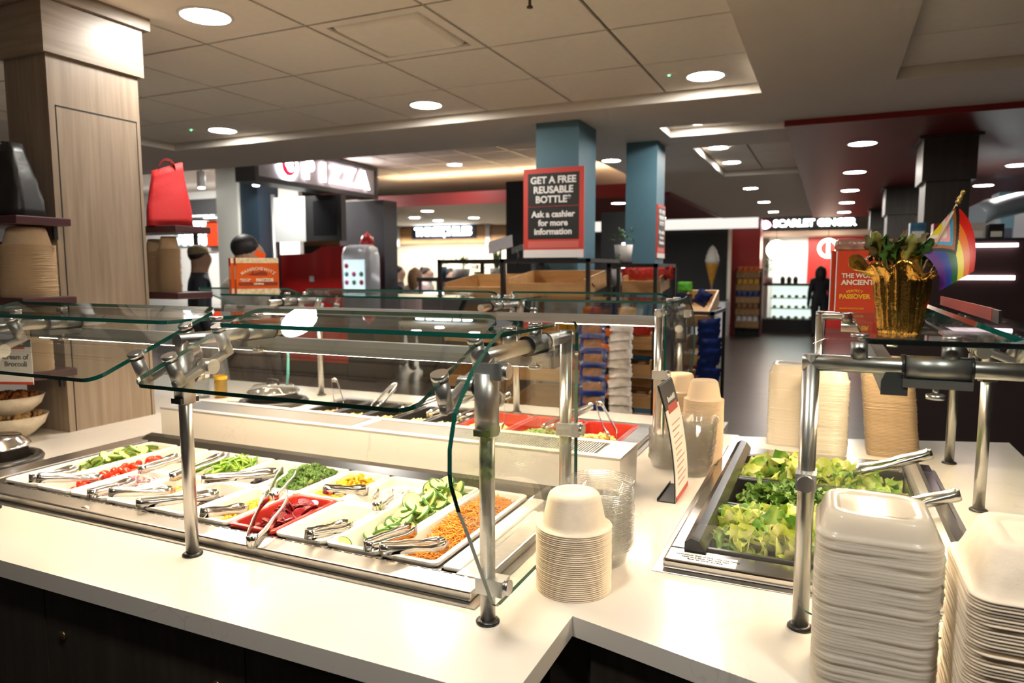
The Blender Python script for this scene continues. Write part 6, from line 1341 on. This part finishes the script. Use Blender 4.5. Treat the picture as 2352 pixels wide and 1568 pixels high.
bush('low bushy plant in a green pot on the far counter', (-4.45, 8.75, 1.46), .07, .08, mat('pot_green', (.04, .15, .07), .5), .08, .10, 40, mat('pink_petals', (.35, .12, .22), .5), 6)
bush('dark purple plant in a blue vase on the far counter', (-5.02, 8.75, 1.46), .06, .15, mat('vase_blue', (.05, .12, .22), .4), .10, .09, 40, mat('purple_leaf', (.05, .015, .05), .5), 8)
bk = thing('menu_screen', 'black wall panel with lit white screens behind the blue pillars', 'screen', (-2.9, 7.6, 0)); MB().box((-.60, 0, 0), (-.28, .1, 2.593)).build('panel', BLKW, bk); MB().box((.55, .05, .0), (1.0, .15, 2.2)).build('panel', BLKW, bk)
for z0, z1 in ((1.74, 1.86), (1.64, 1.72), (1.55, 1.62)): MB().box((.80, .03, z0), (.905, .05, z1)).build('screen', mat('screen_glow', (.9, .95, 1), .5, emit=5, ecol=(.9, .95, 1)), bk)
for x, lab in ((-2.02, 'white planter of grass hung behind the snack rack'), (-1.86, 'second white planter lower behind the snack rack')): bush(lab, (-1.42 if x < -2 else -1.44, 5.2, 1.62 if x < -2 else 1.44), .07, .13, POTW, .12, .08, 30, PLG, 9)
t = thing('planter_stand', 'black stand carrying white planters behind the snack rack', 'stand', (-1.43, 5.2, 0)); MB().box((-.09, .08, 0), (-.07, .10, 1.62)).box((.07, .08, 0), (.09, .10, 1.62)).build('leg', BLKM, t); MB().box((-.10, -.08, 1.605), (.10, .10, 1.62)).build('shelf', BLKM, t); MB().box((-.10, -.08, 1.425), (.10, .10, 1.44)).build('shelf', BLKM, t)
# ------------------------------------------------------------------ unseen area lights added to brighten the far stalls and kiosk
def area(name, loc, rot, sx_, sy_, power, c_):
    l = bpy.data.lights.new(name, 'AREA'); l.shape = 'RECTANGLE'; l.size = sx_; l.size_y = sy_; l.energy = power; l.color = c_
    o = bpy.data.objects.new(name, l); COL.objects.link(o); o.location = loc; o.rotation_euler = rot; return o
area('stall_fill', (-.4, 19.6, 2.38), (0, 0, 0), 2.0, .6, 30, (.95, 1, .95))
area('stall_fill', (-9.6, 16.6, 2.28), (.5, 0, 0), 4.0, .5, 38, (1, .93, .80))
area('stall_fill', (-10, 8.6, 2.95), (.3, 0, 0), 3.0, .5, 60, (1, .96, .90))
area('kiosk_fill', (-8.0, 8.2, 3.0), (0, 0, 0), 1.0, .5, 70, (1, .97, .92))  # added with the next one to lift the dark kiosk side; no visible fitting
area('kiosk_fill', (-6.4, 6.9, 3.0), (0, 0, 0), .6, .6, 45, (1, .97, .92))
